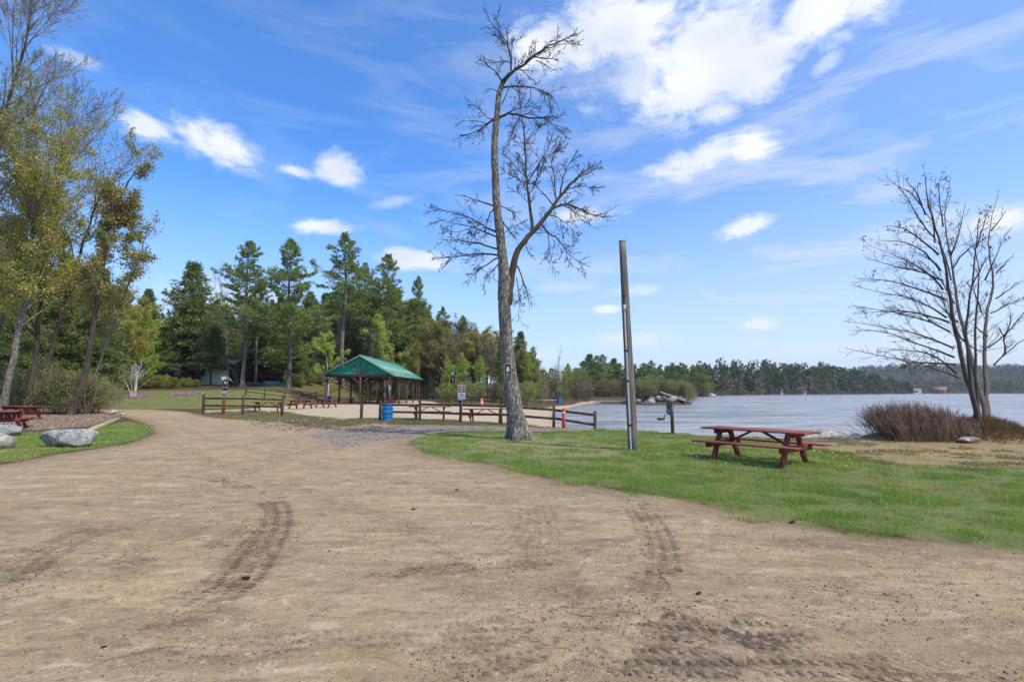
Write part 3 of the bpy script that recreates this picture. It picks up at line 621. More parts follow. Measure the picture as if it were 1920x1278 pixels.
def shore_tree():
    rng = np.random.default_rng(8); d = 17.3; S = 2.283
    zz = lambda *p: [(1560 + x / S, 280 + y / S) for x, y in p]
    base = np.array([15.75, d, ground(15.75, d)])
    stems = [(zz((610, 1185), (595, 1120), (550, 980), (520, 830), (490, 700), (475, 600), (460, 480), (420, 340), (380, 220), (375, 110)), .088, .010), (zz((655, 1185), (645, 1120), (600, 950), (560, 800), (530, 680), (515, 560), (490, 430), (470, 290), (500, 120)), .098, .010),
             (zz((630, 1185), (618, 1120), (588, 960), (575, 800), (578, 700), (600, 580), (620, 400), (632, 290)), .06, .008), (zz((685, 1185), (678, 1120), (670, 960), (665, 840), (665, 720), (700, 600), (702, 540), (680, 430), (680, 330), (722, 190)), .082, .008),
             (zz((660, 1185), (645, 1080), (635, 900), (640, 700), (655, 560), (650, 480), (610, 330)), .055, .007)]
    side = [((505, 780), (400, 730), (280, 700), (90, 670)), ((525, 890), (420, 850), (330, 820), (200, 770), (75, 778)), ((530, 920), (420, 912), (330, 915), (300, 902), (55, 850)), ((490, 720), (400, 660), (300, 630), (115, 590)), ((475, 600), (430, 540), (330, 480), (180, 420)),
            ((465, 520), (400, 440), (320, 390), (190, 390)), ((455, 450), (380, 390), (310, 330), (215, 330)), ((500, 740), (380, 700), (250, 690), (130, 700)), ((520, 850), (400, 800), (280, 770), (90, 740)), ((480, 640), (380, 600), (260, 560), (110, 555)), ((470, 560), (370, 520), (260, 500), (160, 470)),
            ((535, 960), (440, 880), (340, 860), (210, 850)), ((430, 370), (370, 300), (310, 180), (230, 110)), ((400, 280), (350, 190), (270, 150)), ((440, 400), (430, 280), (415, 190)), ((385, 240), (350, 160), (320, 140)),
            ((690, 925), (740, 870), (825, 808), (900, 790)), ((667, 850), (740, 800), (822, 700), (880, 640)), ((680, 700), (760, 660), (830, 636)), ((700, 640), (760, 600), (822, 558)), ((702, 530), (740, 490), (775, 455)), ((740, 870), (735, 790), (705, 750)), ((740, 800), (770, 720), (760, 690)),
            ((515, 510), (560, 440), (660, 378)), ((505, 455), (540, 380), (572, 230)), ((598, 590), (640, 500), (695, 420)), ((475, 330), (455, 210), (460, 130)), ((565, 820), (530, 780), (480, 660), (440, 560)), ((640, 700), (610, 600), (560, 560)), ((665, 800), (620, 760), (590, 740)), ((570, 830), (640, 870), (660, 850)),
            ((550, 980), (440, 940), (330, 900)), ((655, 560), (690, 480), (745, 360)), ((620, 420), (650, 330), (665, 260)), ((680, 350), (720, 300), (745, 260)), ((510, 560), (480, 420), (395, 330)), ((525, 660), (470, 560), (370, 470)), ((540, 740), (470, 680), (420, 610))]
    limbs = stems + [(zz(*s), .036 if i < 12 else .026, .006) for i, s in enumerate(side)]
    br = traced(limbs, d, rng, None, .9); root = thing('bare_tree', 'bare tree of several stems leaning over the lake from a brown mound', 'tree', base); tw = MB(); tips = []; mb = MB()
    for i, (p, rr) in enumerate(br):
        if i < 5:
            p[:, 1] += (i - 2) * .11; p[0, 2] = min(p[0, 2], base[2] - .15)
            if i > 0: pass
        (mb if i < 5 else tw).tube(p, rr, 10 if i < 5 else 6); out = []
        if i >= 5: p[0] = p[0]
        sp = [(4.0, .3, .6, .2, .2, 1.1, .05, .2), (4.2, .15, .5, .2, .5, .5, .02, .5), (3, .2, .5, .2, .5, .25, .02, .6)] if i < 5 else [(5.8, .15, .42, .2, .45, 1.0, .02, .4), (4.4, .15, .45, .2, .5, .42, .02, .6), (3, .2, .5, .2, .5, .2, .02, .6)]
        ramify(rng, p, rr, sp, out, tips)
        for q_, r_, l in out: tw.tube(q_, np.maximum(r_, .004), 3)
    mb.obj('trunk', MAT['bark_brown'], root, True, base); tw.obj('branches', MAT['twig_dark'], root, True, base)
    C = np.array([q[-1] for q, l in tips if q[-1][2] > 6.2 or (q[-1][0] < 12.2 and rng.uniform() < .3)]); C = C[rng.permutation(len(C))[:120]]
    C = np.repeat(C, 2, 0) + rng.normal(0, .04, (len(C) * 2, 3)); b = MB(); leaf_quads(b, rng, C, .085, .6); b.obj('dead_leaves', MAT['bark_dark'], root, off=base)
shore_tree()

def twig_bush():
    rng = np.random.default_rng(11); mb = MB(); base = np.array([13.0, 17.0, ground(13.0, 17.0)])
    for k in range(1700):
        x = rng.uniform(12.2, 14.75); y = 17.0 + rng.normal(0, .38); z = ground(x, y) if k % 5 == 0 else base[2] + .02
        h = (1.22 - .40 * sm(x, 13.4, 15.0)) * rng.uniform(.66, .93) * (1 - .25 * abs(y - 17.0)); h *= .75 + .25 * sm(x, 11.6, 12.4)
        lean = np.array([-.30 + rng.normal(0, .20) - .25 * sm(-x, -12.9, -12.2), rng.normal(0, .22), 1.0])
        q, r = limb(rng, (x, y, z - .05), lean, h * 1.08, rng.uniform(.0045, .008), .0025, 4, .12, .0); mb.tube(q, r, 3)
        for t in rng.uniform(.3, .95, 4):
            p, dd, rr = at_t(q, r, t); q2, r2 = limb(rng, p, rot_from(dd, rng.uniform(.25, .6), rng.uniform(0, 6.3)), h * rng.uniform(.15, .34), .0042, .0026, 2, .1, .08); mb.tube(q2, r2, 3)
    o = mb.obj('bare_bush', MAT['twig_red'], None, False, base); o.location = base
    tag(o, 'dense leafless bush of reddish brown twigs leaning sideways on the lake bank', 'bush')
    mb = MB(); base = np.array([15.7, 17.2, 0])
    n = 5200; x = rng.normal(15.7, .95, n); y = rng.normal(17.2, .55, n); z = terrain(x, y); C = np.stack([x, y, z - .02], 1)
    out = np.stack([(x - 15.6) * .5, (y - 17.4) * .5 - .25, np.full(n, .55)], 1); leaf_quads(mb, rng, C, .30, .07, out, .38)
    n = 1800; x = rng.normal(13.6, 1.1, n); y = rng.normal(16.6, .25, n); leaf_quads(mb, rng, np.stack([x, y, terrain(x, y) - .02], 1), .22, .07, np.array([0, -.2, .6]), .5)
    tag(mb.obj('dead_grass', MAT['dry_blades']), kind='stuff')
twig_bush()

# ------------------------------------------------------------------ tree kinds for the woods (each built once at the origin, then copied)
PROTO = {}
def proto(key, **parts): PROTO[key] = parts
def pine_kind(key, seed, H, bare, spread, mat, bark, prof='pine', dens=1.0, tuft=.48, droop=.0):
    rng = np.random.default_rng(seed); tr = MB(); cr = MB(); lean = rng.normal(0, .012, 2)
    zz = np.linspace(0, H, 14); c = np.stack([lean[0] * zz + .12 * np.sin(zz * .35 + seed), lean[1] * zz + .1 * np.cos(zz * .3 + seed), zz], 1); tr.tube(c, np.interp(zz, [0, .6, H * .5, H], [H * .0145, H * .0115, H * .0085, .02]), 9)
    z = bare * H
    for k in range(int(bare * H * 1.3)):                                  # dead stubs below the crown
        zb = rng.uniform(min(.12, bare * .5), bare) * H; a = rng.uniform(0, 6.3); p = np.array([np.interp(zb, zz, c[:, 0]), np.interp(zb, zz, c[:, 1]), zb])
        q, r = limb(rng, p, (math.cos(a), math.sin(a), rng.uniform(-.2, .3)), rng.uniform(.5, 2.0), .022, .006, 3, .15); tr.tube(q, r, 3)
    C = []; D = []
    while z < H - .15:
        t = (z - bare * H) / (H * (1 - bare)); p0 = np.array([np.interp(z, zz, c[:, 0]), np.interp(z, zz, c[:, 1]), z])
        if prof == 'pine': Lr = spread * (min(1, .55 + t * 2.2) if t < .25 else 1.0) * max(.05, (1 - t ** 1.5) ** .9) * (.82 + .3 * math.sin(z * 1.1 + seed))
        else: Lr = spread * (1 - t) ** .85 * (.9 + .15 * math.sin(z * 2 + seed)) + .12
        nb = rng.integers(3, 6) if prof == 'pine' else rng.integers(5, 8); a0 = rng.uniform(0, 6.3)
        for b_ in range(nb):
            if prof == 'pine' and rng.uniform() < .12: continue
            a = a0 + b_ * 6.283 / nb + rng.normal(0, .25); L = Lr * rng.uniform(.55, 1.12)
            el = (.10 + .75 * t) if prof == 'pine' else (-.18 + .55 * t - droop)
            q, r = limb(rng, p0, (math.cos(a), math.sin(a), el + rng.normal(0, .08)), L, max(.012, .011 * L + .008), .006, 4, .09, .035 if prof == 'pine' else .02); tr.tube(q, r, 3)
            n = int((6 + L * (6.5 if prof == 'pine' else 9)) * dens)
            tt = rng.uniform(.22 if prof == 'pine' else .12, 1.02, n) ** .8; f = np.clip(tt, 0, .999) * 4; j = f.astype(int); P_ = q[j] + (q[np.minimum(j + 1, 4)] - q[j]) * (f - j)[:, None]
            sd = np.array([-math.sin(a), math.cos(a), 0]); lat = rng.normal(0, .20 * L * (1.15 - .65 * tt), n)
            P_ = P_ + lat[:, None] * sd + np.stack([np.zeros(n), np.zeros(n), rng.normal(0, .07, n) - (.10 * np.abs(lat) if prof != 'pine' else -.03 * np.abs(lat))], 1)
            C.append(P_); dirv = np.array([math.cos(a), math.sin(a), .45 if prof == 'pine' else -.1]); D.append(np.repeat((dirv[None] + np.sign(lat)[:, None] * sd * .6)[:, None], 1, 1).reshape(-1, 3))
        z += rng.uniform(.40, .70) if prof == 'pine' else rng.uniform(.26, .42)
    C = np.concatenate(C); D = np.concatenate(D); reps = 5 if prof == 'pine' else 3
    leaf_quads(cr, rng, np.repeat(C, reps, 0) + rng.normal(0, .07, (len(C) * reps, 3)), tuft, .26, np.repeat(D, reps, 0), .75)
    proto(key, trunk=tr.mesh('trunk', MAT[bark], True), crown=cr.mesh('crown', MAT[mat])); PROTO[key]['H'] = H
pine_kind('pine_a', 1, 26, .34, 6.4, 'needles_pine', 'bark_pine'); pine_kind('pine_b', 2, 26, .45, 6.0, 'needles_pine', 'bark_pine', dens=.9); pine_kind('pine_c', 3, 24, .22, 6.6, 'needles_pine', 'bark_pine', dens=1.1)
pine_kind('pine_d', 4, 25, .5, 5.0, 'needles_pine', 'bark_pine', dens=.85)
pine_kind('hemlock_a', 5, 20, .05, 6.2, 'needles_spruce', 'bark_dark', 'cone', 1.1, .42, .1); pine_kind('hemlock_b', 6, 17, .10, 5.8, 'needles_spruce', 'bark_dark', 'cone', 1.0, .42, .15)
pine_kind('canopy', 9, 12, .32, 4.2, 'needles_spruce', 'bark_dark', 'cone', 1.1, .42, .15); pine_kind('young_pine', 7, 9, .03, 3.3, 'needles_young', 'bark_brown', 'pine', 1.35, .34)
def bare_kind(key, seed, H, bark, spread=.55, stems=1, dens=1.0, leaf=None, nleaf=0, lsize=.12, rmin=.010, r0=None, upward=.06, t0=.28):
    rng = np.random.default_rng(seed); tr = MB(); tw = MB(); tips = []
    for s in range(stems):
        a = rng.uniform(0, 6.3); ln = (.0 if stems == 1 else .22); q, r = limb(rng, (.12 * math.cos(a) * (stems > 1), .12 * math.sin(a) * (stems > 1), -.2), (ln * math.cos(a), ln * math.sin(a), 1), H * rng.uniform(.85, 1.0), (r0 or H * .012) / stems ** .4, .015, 9, .07, .05)
        tr.tube(q, r, 8); out = []
        ramify(rng, q, r, [(1.9 * dens, t0, .62, .18, spread, 6, upward, .45), (1.7 * dens, .2, .6, .2, .5, 2.4, upward, .5), (1.9, .15, .55, .2, .5, 1.1, .02, .6)], out, tips)
        for q_, r_, l in out: (tr if l == 1 else tw).tube(q_, np.maximum(r_, rmin), 4 if l == 1 else 3)
    d = dict(trunk=tr.mesh('trunk', MAT[bark[0]], True), branches=tw.mesh('branches', MAT[bark[1]], True), H=H)
    if leaf:
        cr = MB(); leaf_quads(cr, rng, sample_on(rng, tips, nleaf, 2, .16), lsize, .7, flat=True); d['crown'] = cr.mesh('crown', MAT[leaf])
    PROTO[key] = d
bare_kind('bare_a', 21, 15, ('bark_brown', 'twig_grey'), rmin=.013); bare_kind('bare_b', 22, 14, ('bark_pine', 'twig_brown'), rmin=.014); bare_kind('bare_c', 23, 16, ('bark_pine', 'twig_grey'), .45, rmin=.013)
bare_kind('budding', 24, 14, ('bark_brown', 'twig_brown'), .5, leaf='leaf_rust', nleaf=9500, lsize=.19, rmin=.014)
bare_kind('birch_a', 25, 13, ('bark_pale', 'bark_pale'), .45, leaf='leaf_birch', nleaf=9000, lsize=.19, rmin=.012); bare_kind('birch_b', 26, 13, ('bark_pale', 'twig_grey'), .5, 1, leaf='leaf_birch', nleaf=5200, lsize=.2, rmin=.012)
bare_kind('olive', 27, 12, ('bark_brown', 'twig_brown'), .6, leaf='leaf_olive', nleaf=11000, lsize=.17, rmin=.011)
bare_kind('vase_tree', 31, 4.5, ('bark_white', 'bark_white'), .5, 6, 1.3, rmin=.012, r0=.10, t0=.3); bare_kind('brush', 28, 3.2, ('twig_light', 'twig_light'), .7, 9, 1.5, leaf='leaf_shrub', nleaf=3600, lsize=.085, rmin=.006, r0=.05, t0=.1)
bare_kind('brush_bare', 29, 3.4, ('twig_brown', 'twig_brown'), .7, 11, 1.7, leaf='bud_brown', nleaf=700, lsize=.07, rmin=.007, r0=.05, t0=.1)
bare_kind('shrub_green', 30, 2.0, ('twig_brown', 'twig_brown'), .8, 9, 1.6, leaf='leaf_shrub', nleaf=5200, lsize=.12, rmin=.006, r0=.05, t0=.05)

def plant(key, name, px, y, top=None, H=None, label=None, cat='tree', group=None, rz=None, sx=1.0, rng=np.random.default_rng(99), x=None):
    """a copy of a tree kind standing on the ground at a pixel column and distance; its height from a pixel row or in metres"""
    pr = PROTO[key]; x = (px - 960) / FPX * (y * .995 - .1) if x is None else x; z = ground(x, y)
    if H is None: H = (735 - top) / FPX * y * 1.006 + CAM_H - z
    s = H / pr['H']; o = thing(name, label, cat, (x, y, z - .05), rng.uniform(0, 6.3) if rz is None else rz, group); o.scale = (s * sx, s * sx, s)
    for k in ('trunk', 'branches', 'crown'):
        if k in pr: link(k, pr[k], o)
    return o
# ------------------------------------------------------------------ woods behind the beach: the trees one can tell apart
GP = 'tall white pines'; 
for px, y, top, key, sx, lab in [
    (455, 76, 447, 'pine_a', 1.0, 'tall white pine in front of the dark shed, nearest to the green cottage'),
    (540, 74, 441, 'pine_c', .95, 'broad white pine with a bare grey lower trunk before the red deck'),
    (476, 82, 520, 'pine_d', .9, 'slim white pine standing behind the pale forked trunk by the shed'),
    (640, 92, 434, 'pine_b', 1.05, 'highest white pine, its long bare trunk rising just behind the pavilion gable'),
    (722, 98, 472, 'pine_a', .85, 'white pine rising over the ridge of the green pavilion roof'),
    (676, 104, 490, 'pine_d', .9, 'white pine between the two highest pines behind the pavilion'),
    (775, 104, 514, 'pine_c', .62, 'slender pointed white pine beyond the far end of the pavilion'),
    (828, 108, 575, 'pine_b', .85, 'round topped white pine above the brown trees past the pavilion'),
    (868, 112, 590, 'pine_c', .8, 'white pine in the wood above the signs on the fence'),
    (975, 112, 622, 'hemlock_b', .95, 'dark conical evergreen half hidden by the big bare trunk'),
    (1000, 125, 655, 'pine_c', .9, 'white pine beside the dark cone shaped evergreen behind the bare tree'),
    (352, 82, 487, 'canopy', .78, 'dark ragged evergreen standing alone against the sky near the houses'),
    (585, 100, 560, 'pine_d', .9, 'thin white pine between the deck house and the pale birch'),
    (1065, 118, 682, 'young_pine', .85, 'olive green young evergreen at the water edge of the beach'),
    ]:
    plant(key, 'pine_tree' if 'pine' in key else 'hemlock_tree', px, y, top, label=lab, sx=sx * 1.22, group=GP if key.startswith('pine') else None)
for px, y, top, key, nm, sx, lab in [
    (612, 70, 612, 'birch_a', 'birch_tree', 1.0, 'pale birch in fresh yellow green leaf beside the pavilion eave'),
    (732, 92, 598, 'birch_b', 'birch_tree', 1.1, 'loose leafed pale green birch showing above the sloping pavilion roof'),
    (762, 96, 640, 'birch_b', 'birch_tree', .8, 'small thin birch in pale leaf over the lower roof edge'),
    (1045, 122, 648, 'bare_c', 'bare_tree', .5, 'slim leafless tree reaching over the low brush by the beach'),
    (448, 72, 560, 'bare_a', 'bare_tree', .7, 'leafless tree with a pale forked trunk before the dark shed'),
    (425, 90, 505, 'bare_c', 'bare_tree', .8, 'leafless grey tree showing sky between the houses and tall pines'),
    (805, 100, 600, 'bare_b', 'bare_tree', .9, 'brown leafless tree just past the low end of the pavilion roof'),
    (780, 94, 640, 'budding', 'budding_tree', .8, 'rusty budding tree over the far corner of the pavilion roof'),
    (848, 105, 612, 'bare_a', 'bare_tree', .8, 'greyish leafless tree standing above the fence signs'),
    (892, 108, 625, 'bare_b', 'bare_tree', .8, 'brown leafless tree next to the big trunk with the sign'),
    (925, 116, 640, 'bare_c', 'bare_tree', .8, 'leafless tree partly hidden behind the big bare trunk'),
    (580, 92, 600, 'bare_b', 'bare_tree', .6, 'leafless tree over the red deck railing beside the birch'),
    (690, 88, 600, 'bare_a', 'bare_tree', .6, 'bare grey tree showing just over the pavilion ridge'),
    (705, 100, 560, 'budding', 'budding_tree', .7, 'budding brown tree between the pines behind the pavilion ridge'),
    (250, 57, 676, 'vase_tree', 'bare_tree', 1.2, 'little pale many branched tree in the pink flower bed'),
    (900, 84, 668, 'young_pine', 'young_pine', .95, 'bright green young pine beside the big trunk behind the beach fence'),
    (865, 82, 662, 'young_pine', 'young_pine', 1.0, 'bushy young pine right behind the fence signs'),
    (838, 86, 668, 'young_pine', 'young_pine', .8, 'narrow young pine at the pavilion side of the young pine row'),
    (940, 86, 640, 'hemlock_b', 'hemlock_tree', .7, 'slim dark evergreen showing beside the sign on the big trunk'),
    (990, 92, 664, 'young_pine', 'young_pine', .8, 'young pine showing behind the rail fence past the big trunk'),
    (300, 78, 610, 'canopy', 'young_pine', 1.3, 'soft pine reaching over the low dark house'),
    (215, 60, 560, 'olive', 'budding_tree', .8, 'olive leafed tree behind the pink flower bed'),
    (330, 84, 575, 'canopy', 'young_pine', 1.1, 'pine hanging over the porch of the low house'),
    (262, 72, 580, 'young_pine', 'hemlock_tree', 1.0, 'dense evergreen between the flower bed and the low house'),
    (395, 96, 560, 'hemlock_b', 'hemlock_tree', .9, 'dark evergreen rising behind the red shed'),
    (505, 96, 560, 'hemlock_a', 'hemlock_tree', .75, 'dark evergreen behind the red deck'),
    (430, 100, 600, 'hemlock_b', 'hemlock_tree', 1.1, 'dark evergreen behind the dark shed roof'),
    (560, 100, 590, 'hemlock_b', 'hemlock_tree', 1.0, 'dark evergreen in the gap beyond the deck house'),
    ]:
    plant(key, nm, px, y, top, label=lab, sx=sx, group={'bare_tree': 'leafless trees', 'birch_tree': 'birches in leaf', 'young_pine': 'young green pines'}.get(nm))
for px, y, top, sx, lab in [(466, 88, 612, 1.3, 'dark evergreen screening the deck house beside the twin pine trunks'), (492, 87, 600, 1.2, 'dark evergreen in front of the red deck at its shed end'), (522, 86, 610, 1.3, 'dark evergreen in front of the deck house roof'), (548, 85, 622, 1.2, 'low dark evergreen at the wood end of the red deck'), (340, 92, 600, 1.4, 'dark evergreen hanging over the low dark house'), (394, 79, 612, 1.25, 'dark evergreen with a bare foot in front of the pale cottage roof')]: plant('canopy', 'hemlock_tree', px, y, top, label=lab, sx=sx)
# fill of the wood: trees nothing tells apart share a label
rngw = np.random.default_rng(77)
FILL = {'olive': ('leafing_tree', 'olive leafing tree among the bare trees of the beach wood', 'leafing trees inside the wood'), 'hemlock': ('hemlock_tree', 'dark evergreen in the shade of the wood behind the beach fence', 'evergreens inside the wood'), 'bare': ('bare_tree', 'leafless tree among the evergreens of the wood behind the beach fence', 'leafless trees inside the wood'),
        'budding': ('budding_tree', 'rusty budding tree among the evergreens of the beach wood', 'budding trees inside the wood'), 'pine': ('pine_tree', 'background pine in the thick of the wood behind the beach', 'pines inside the wood'),
        'brush': ('brush', 'low thin brush along the foot of the beach wood', 'brush along the wood')}
def fill(key, px, y, top=None, H=None, sx=1.0):
    nm, lab, gr = FILL[key.split('_')[0]]; plant(key, nm, px, y, top, H, lab, 'bush' if nm == 'brush' else 'tree', gr, sx=sx)
for px in np.arange(556, 1015, 12):
    y = 122 + rngw.uniform(-6, 12); sky_ = np.interp(px, [560, 640, 720, 780, 830, 900, 960, 1010], [560, 545, 530, 565, 595, 620, 640, 690])
    fill(rngw.choice(['hemlock_a', 'pine_c', 'bare_a', 'bare_b', 'budding', 'hemlock_b'] if px < 800 else ['bare_a', 'bare_b', 'budding', 'budding', 'pine_c', 'olive']), px + rngw.uniform(-8, 8), y, sky_ + rngw.uniform(-10, 22), sx=1.45)
for px in np.arange(560, 800, 17): fill(rngw.choice(['hemlock_a', 'hemlock_b', 'bare_c']), px + rngw.uniform(-8, 8), 104 + rngw.uniform(-5, 7), np.interp(px, [560, 700, 800], [590, 570, 615]) + rngw.uniform(-8, 20), sx=1.0)
for px in np.arange(805, 1012, 8): fill(rngw.choice(['bare_a', 'bare_b', 'bare_c', 'budding', 'budding', 'olive']), px + rngw.uniform(-6, 6), 100 + rngw.uniform(-5, 10), np.interp(px, [805, 850, 900, 960, 1010], [598, 604, 626, 650, 690]) + rngw.uniform(-8, 26), sx=1.25)
for px in np.arange(575, 1110, 22):
    y = 96 + rngw.uniform(-3, 6) if px < 800 else np.interp(px, [800, 950, 1000, 1110], [86, 72, 78, 100]) + rngw.uniform(0, 8)
    fill(rngw.choice(['brush', 'brush_bare', 'brush_bare']), px + rngw.uniform(-8, 8), y, H=rngw.uniform(1.6, 3.4), sx=1.3)
# marsh brush and trees beside the inlet
for px in np.arange(1010, 1100, 13): plant(rngw.choice(['brush_bare', 'bare_b', 'bare_a', 'brush']), 'marsh_bush', px + rngw.uniform(-5, 5), 108 + rngw.uniform(0, 18), H=rngw.uniform(4, 6.5), label='brown leafless thicket bush at the lake end of the beach', cat='bush', group='thicket bushes at the end of the beach', sx=1.5)
for px in np.arange(1085, 1300, 11): plant(rngw.choice(['brush_bare', 'brush_bare', 'brush', 'bare_b']), 'marsh_bush', px + rngw.uniform(-5, 5), 150 + (px - 1085) * .25 + rngw.uniform(0, 16), H=rngw.uniform(3.2, 6.5), label='greyish brown bush on the marsh shore beyond the boulders', cat='bush', group='bushes on the marsh shore', sx=1.7)
for i, (px, top) in enumerate([(1092, 676), (1104, 664), (1120, 666), (1136, 664), (1150, 672), (1163, 680), (1080, 690), (1205, 680), (1222, 676), (1240, 688), (1262, 682), (1284, 690), (1302, 684), (1318, 690)]):
    plant(['pine_c', 'hemlock_b', 'pine_a'][i % 3] if i < 7 else ['pine_b', 'pine_c'][i % 2], 'pine_tree', px, (178 if i < 7 else 225) + rngw.uniform(-6, 12), top, label='dark pine in the clump past the marsh, behind the grey pole' if i < 7 else 'pine on the wooded shore just past the boulder jetty', cat='tree', group='pines of the marsh clump' if i < 7 else 'pines past the jetty', sx=1.7)
for px in np.arange(1180, 1330, 9): plant(rngw.choice(['bare_a', 'bare_b', 'hemlock_b', 'budding', 'pine_c']), 'shore_tree', px, 215 + rngw.uniform(0, 30), 700 + rngw.uniform(-10, 14), label='small tree filling the far shore wood past the jetty', cat='tree', group='small trees past the jetty', sx=1.2)
# behind the houses
for px in np.arange(-80, 600, 17): plant(rngw.choice(['hemlock_a', 'hemlock_b', 'bare_c', 'pine_c', 'olive']), 'woodland_tree', px + rngw.uniform(-9, 9), 112 + rngw.uniform(-3, 12), np.interp(px, [-80, 200, 420, 600], [430, 540, 575, 555]) + rngw.uniform(-20, 25), label='tree of the dark wood behind the houses', cat='tree', group='trees behind the houses', sx=1.25)

# ------------------------------------------------------------------ near trees by the picnic place: leaning trunks, sparse spring leaves
def leaning_tree(seed, pl, y, r0, label, leaf, nleaf, spec, bark='bark_brown', twig='twig_light', lsize=.12, lo=0.0, group=None, name='budding_tree', hi=1.0):
    rng = np.random.default_rng(seed); x0 = (pl[0][0] - 960) / FPX * y; base = np.array([x0, y, ground(x0, y)])
    q = np.array([P(a, b, y + (i * rng.uniform(-.25, .25))) for i, (a, b) in enumerate(pl)]); q[0] = base - (0, 0, .2); t0 = np.linspace(0, 1, len(q)); t1 = np.linspace(0, 1, 26)
    s = np.stack([np.interp(t1, t0, q[:, k]) for k in range(3)], 1)
    for _ in range(2): s[1:-1] = (s[:-2] + 2 * s[1:-1] + s[2:]) / 4
    s[1:-1] += rng.normal(0, .03, s[1:-1].shape); r = np.interp(t1, [0, .06, .5, 1], [r0 * 1.5, r0, r0 * .62, .02]); tr = MB(); tw = MB(); tr.tube(s, r, 12); out = []; tips = []
    ramify(rng, s, r, spec, out, tips)
    for q_, r_, l in out: (tr if l == 1 else tw).tube(q_, np.maximum(r_, .009), 5 if l == 1 else 3)
    root = thing(name, label, 'tree', base, 0, group); tr.obj('trunk', MAT[bark], root, True, base); tw.obj('branches', MAT[twig], root, False, base)
    C = sample_on(rng, tips, nleaf, 2, .17, .05); H = s[-1, 2]; zt = C[:, 2] / H; C = C[(zt > lo) & (rng.uniform(0, 1, len(C)) < np.interp(zt, [0, .55 * hi, .8 * hi, hi], [1, 1, .35, .06]))]
    b = MB(); leaf_quads(b, rng, C, lsize, .8); b.obj('crown', MAT[leaf], root, off=base)
UPS = [(1.5, .22, .55, .15, .42, 7.5, .10, .42), (1.9, .2, .5, .18, .5, 3.2, .10, .5), (2.2, .15, .5, .2, .5, 1.4, .06, .6), (1.6, .2, .5, .2, .5, .6, .03, .7)]
leaning_tree(101, [(8, 757), (28, 660), (46, 560), (62, 430), (70, 300), (60, 160), (40, 40)], 31, 0.180, 'leaning grey trunk tree in olive leaf, nearest the picture edge behind the tables', 'leaf_olive', 36000, UPS, 'bark_grey', lsize=.115)
leaning_tree(102, [(52, 762), (66, 690), (72, 600), (84, 480), (104, 370), (116, 280), (112, 200)], 33, 0.158, 'dark trunk tree standing straight behind the picnic tables', 'leaf_yellow', 34000, UPS, 'bark_dark', lsize=.105)
leaning_tree(103, [(66, 764), (92, 680), (108, 610), (136, 520), (160, 440), (186, 370), (208, 318)], 34, 0.151, 'leaning tree crossing its dark neighbour behind the picnic tables', 'leaf_olive', 34000, UPS, 'bark_brown', lsize=.105)
leaning_tree(104, [(138, 781), (160, 700), (178, 590), (196, 480), (214, 400), (240, 340), (262, 312)], 33, 0.187, 'dark leaning tree beside the leaf covered ground, with rusty leaves at its top', 'leaf_rust', 17000, [(1.5, .3, .7, .2, .22, 3.4, .04, .3), (2.4, .2, .55, .2, .5, 1.8, .05, .5), (2.6, .15, .5, .2, .5, .9, .03, .6)], 'bark_dark', lsize=.13, hi=1.6)
leaning_tree(105, [(-120, 760), (-95, 600), (-60, 430), (-10, 260), (40, 120), (60, 20)], 29, 0.202, 'tall tree with fine bare upper twigs reaching in over the other trees', 'leaf_olive', 18000, [(2.0, .3, .5, .15, .5, 9, .10, .42), (3.0, .2, .45, .18, .5, 3.4, .10, .5), (2.8, .15, .45, .2, .5, 1.6, .06, .6), (1.6, .2, .5, .2, .5, .6, .03, .7)], 'bark_brown', lsize=.105)
leaning_tree(106, [(-40, 760), (-10, 640), (36, 510), (76, 400), (116, 300), (140, 225)], 36, 0.158, 'twiggy tree with fans of bare branches over the leafy ones', 'leaf_yellow', 15000, [(2.2, .3, .5, .15, .5, 8, .10, .42), (3.0, .2, .45, .18, .5, 3.4, .10, .5), (2.8, .15, .45, .2, .5, 1.6, .06, .6), (1.6, .2, .5, .2, .5, .6, .03, .7)], 'bark_brown', lsize=.10)
leaning_tree(107, [(150, 780), (172, 720), (200, 640), (232, 560), (262, 480), (280, 420)], 35, 0.094, 'thin tree leaning out from the shrubs towards the dirt lane', 'leaf_rust', 5000, [(1.3, .3, .7, .2, .3, 3.0, .04, .35), (2.4, .2, .55, .2, .5, 1.5, .05, .5), (2.6, .15, .5, .2, .5, .8, .03, .6)], 'bark_pine', lsize=.12, hi=1.4)
for px, y, top, key, sx, lab in [(10, 50, 400, 'hemlock_a', .8, 'dark evergreen behind the grey leaning trunk'), (-110, 42, 260, 'hemlock_a', 1.0, 'tallest dark evergreen at the edge of the picture behind the tables'), (95, 56, 470, 'hemlock_b', .9, 'dark evergreen behind the dark straight trunk'), (170, 56, 500, 'hemlock_b', .9, 'small dark evergreen behind the rusty leaning tree'),
                               (60, 64, 500, 'hemlock_a', 1.0, 'far evergreen filling the gap behind the crossing trunks'), (130, 62, 500, 'olive', 1.2, 'olive leafed tree behind the shrubs and picnic place'), (-20, 54, 420, 'olive', 1.2, 'olive leafed tree deep behind the picnic tables'), (205, 68, 560, 'hemlock_b', 1.0, 'evergreen behind the olive tree and flower bed'), (235, 80, 540, 'olive', 1.3, 'tall olive tree between the flower bed and the low house'), (30, 78, 500, 'hemlock_b', 1.5, 'broad evergreen far behind the picnic tables')]:
    plant(key, 'hemlock_tree' if key[0] == 'h' else 'budding_tree', px, y, top, label=lab, sx=sx)
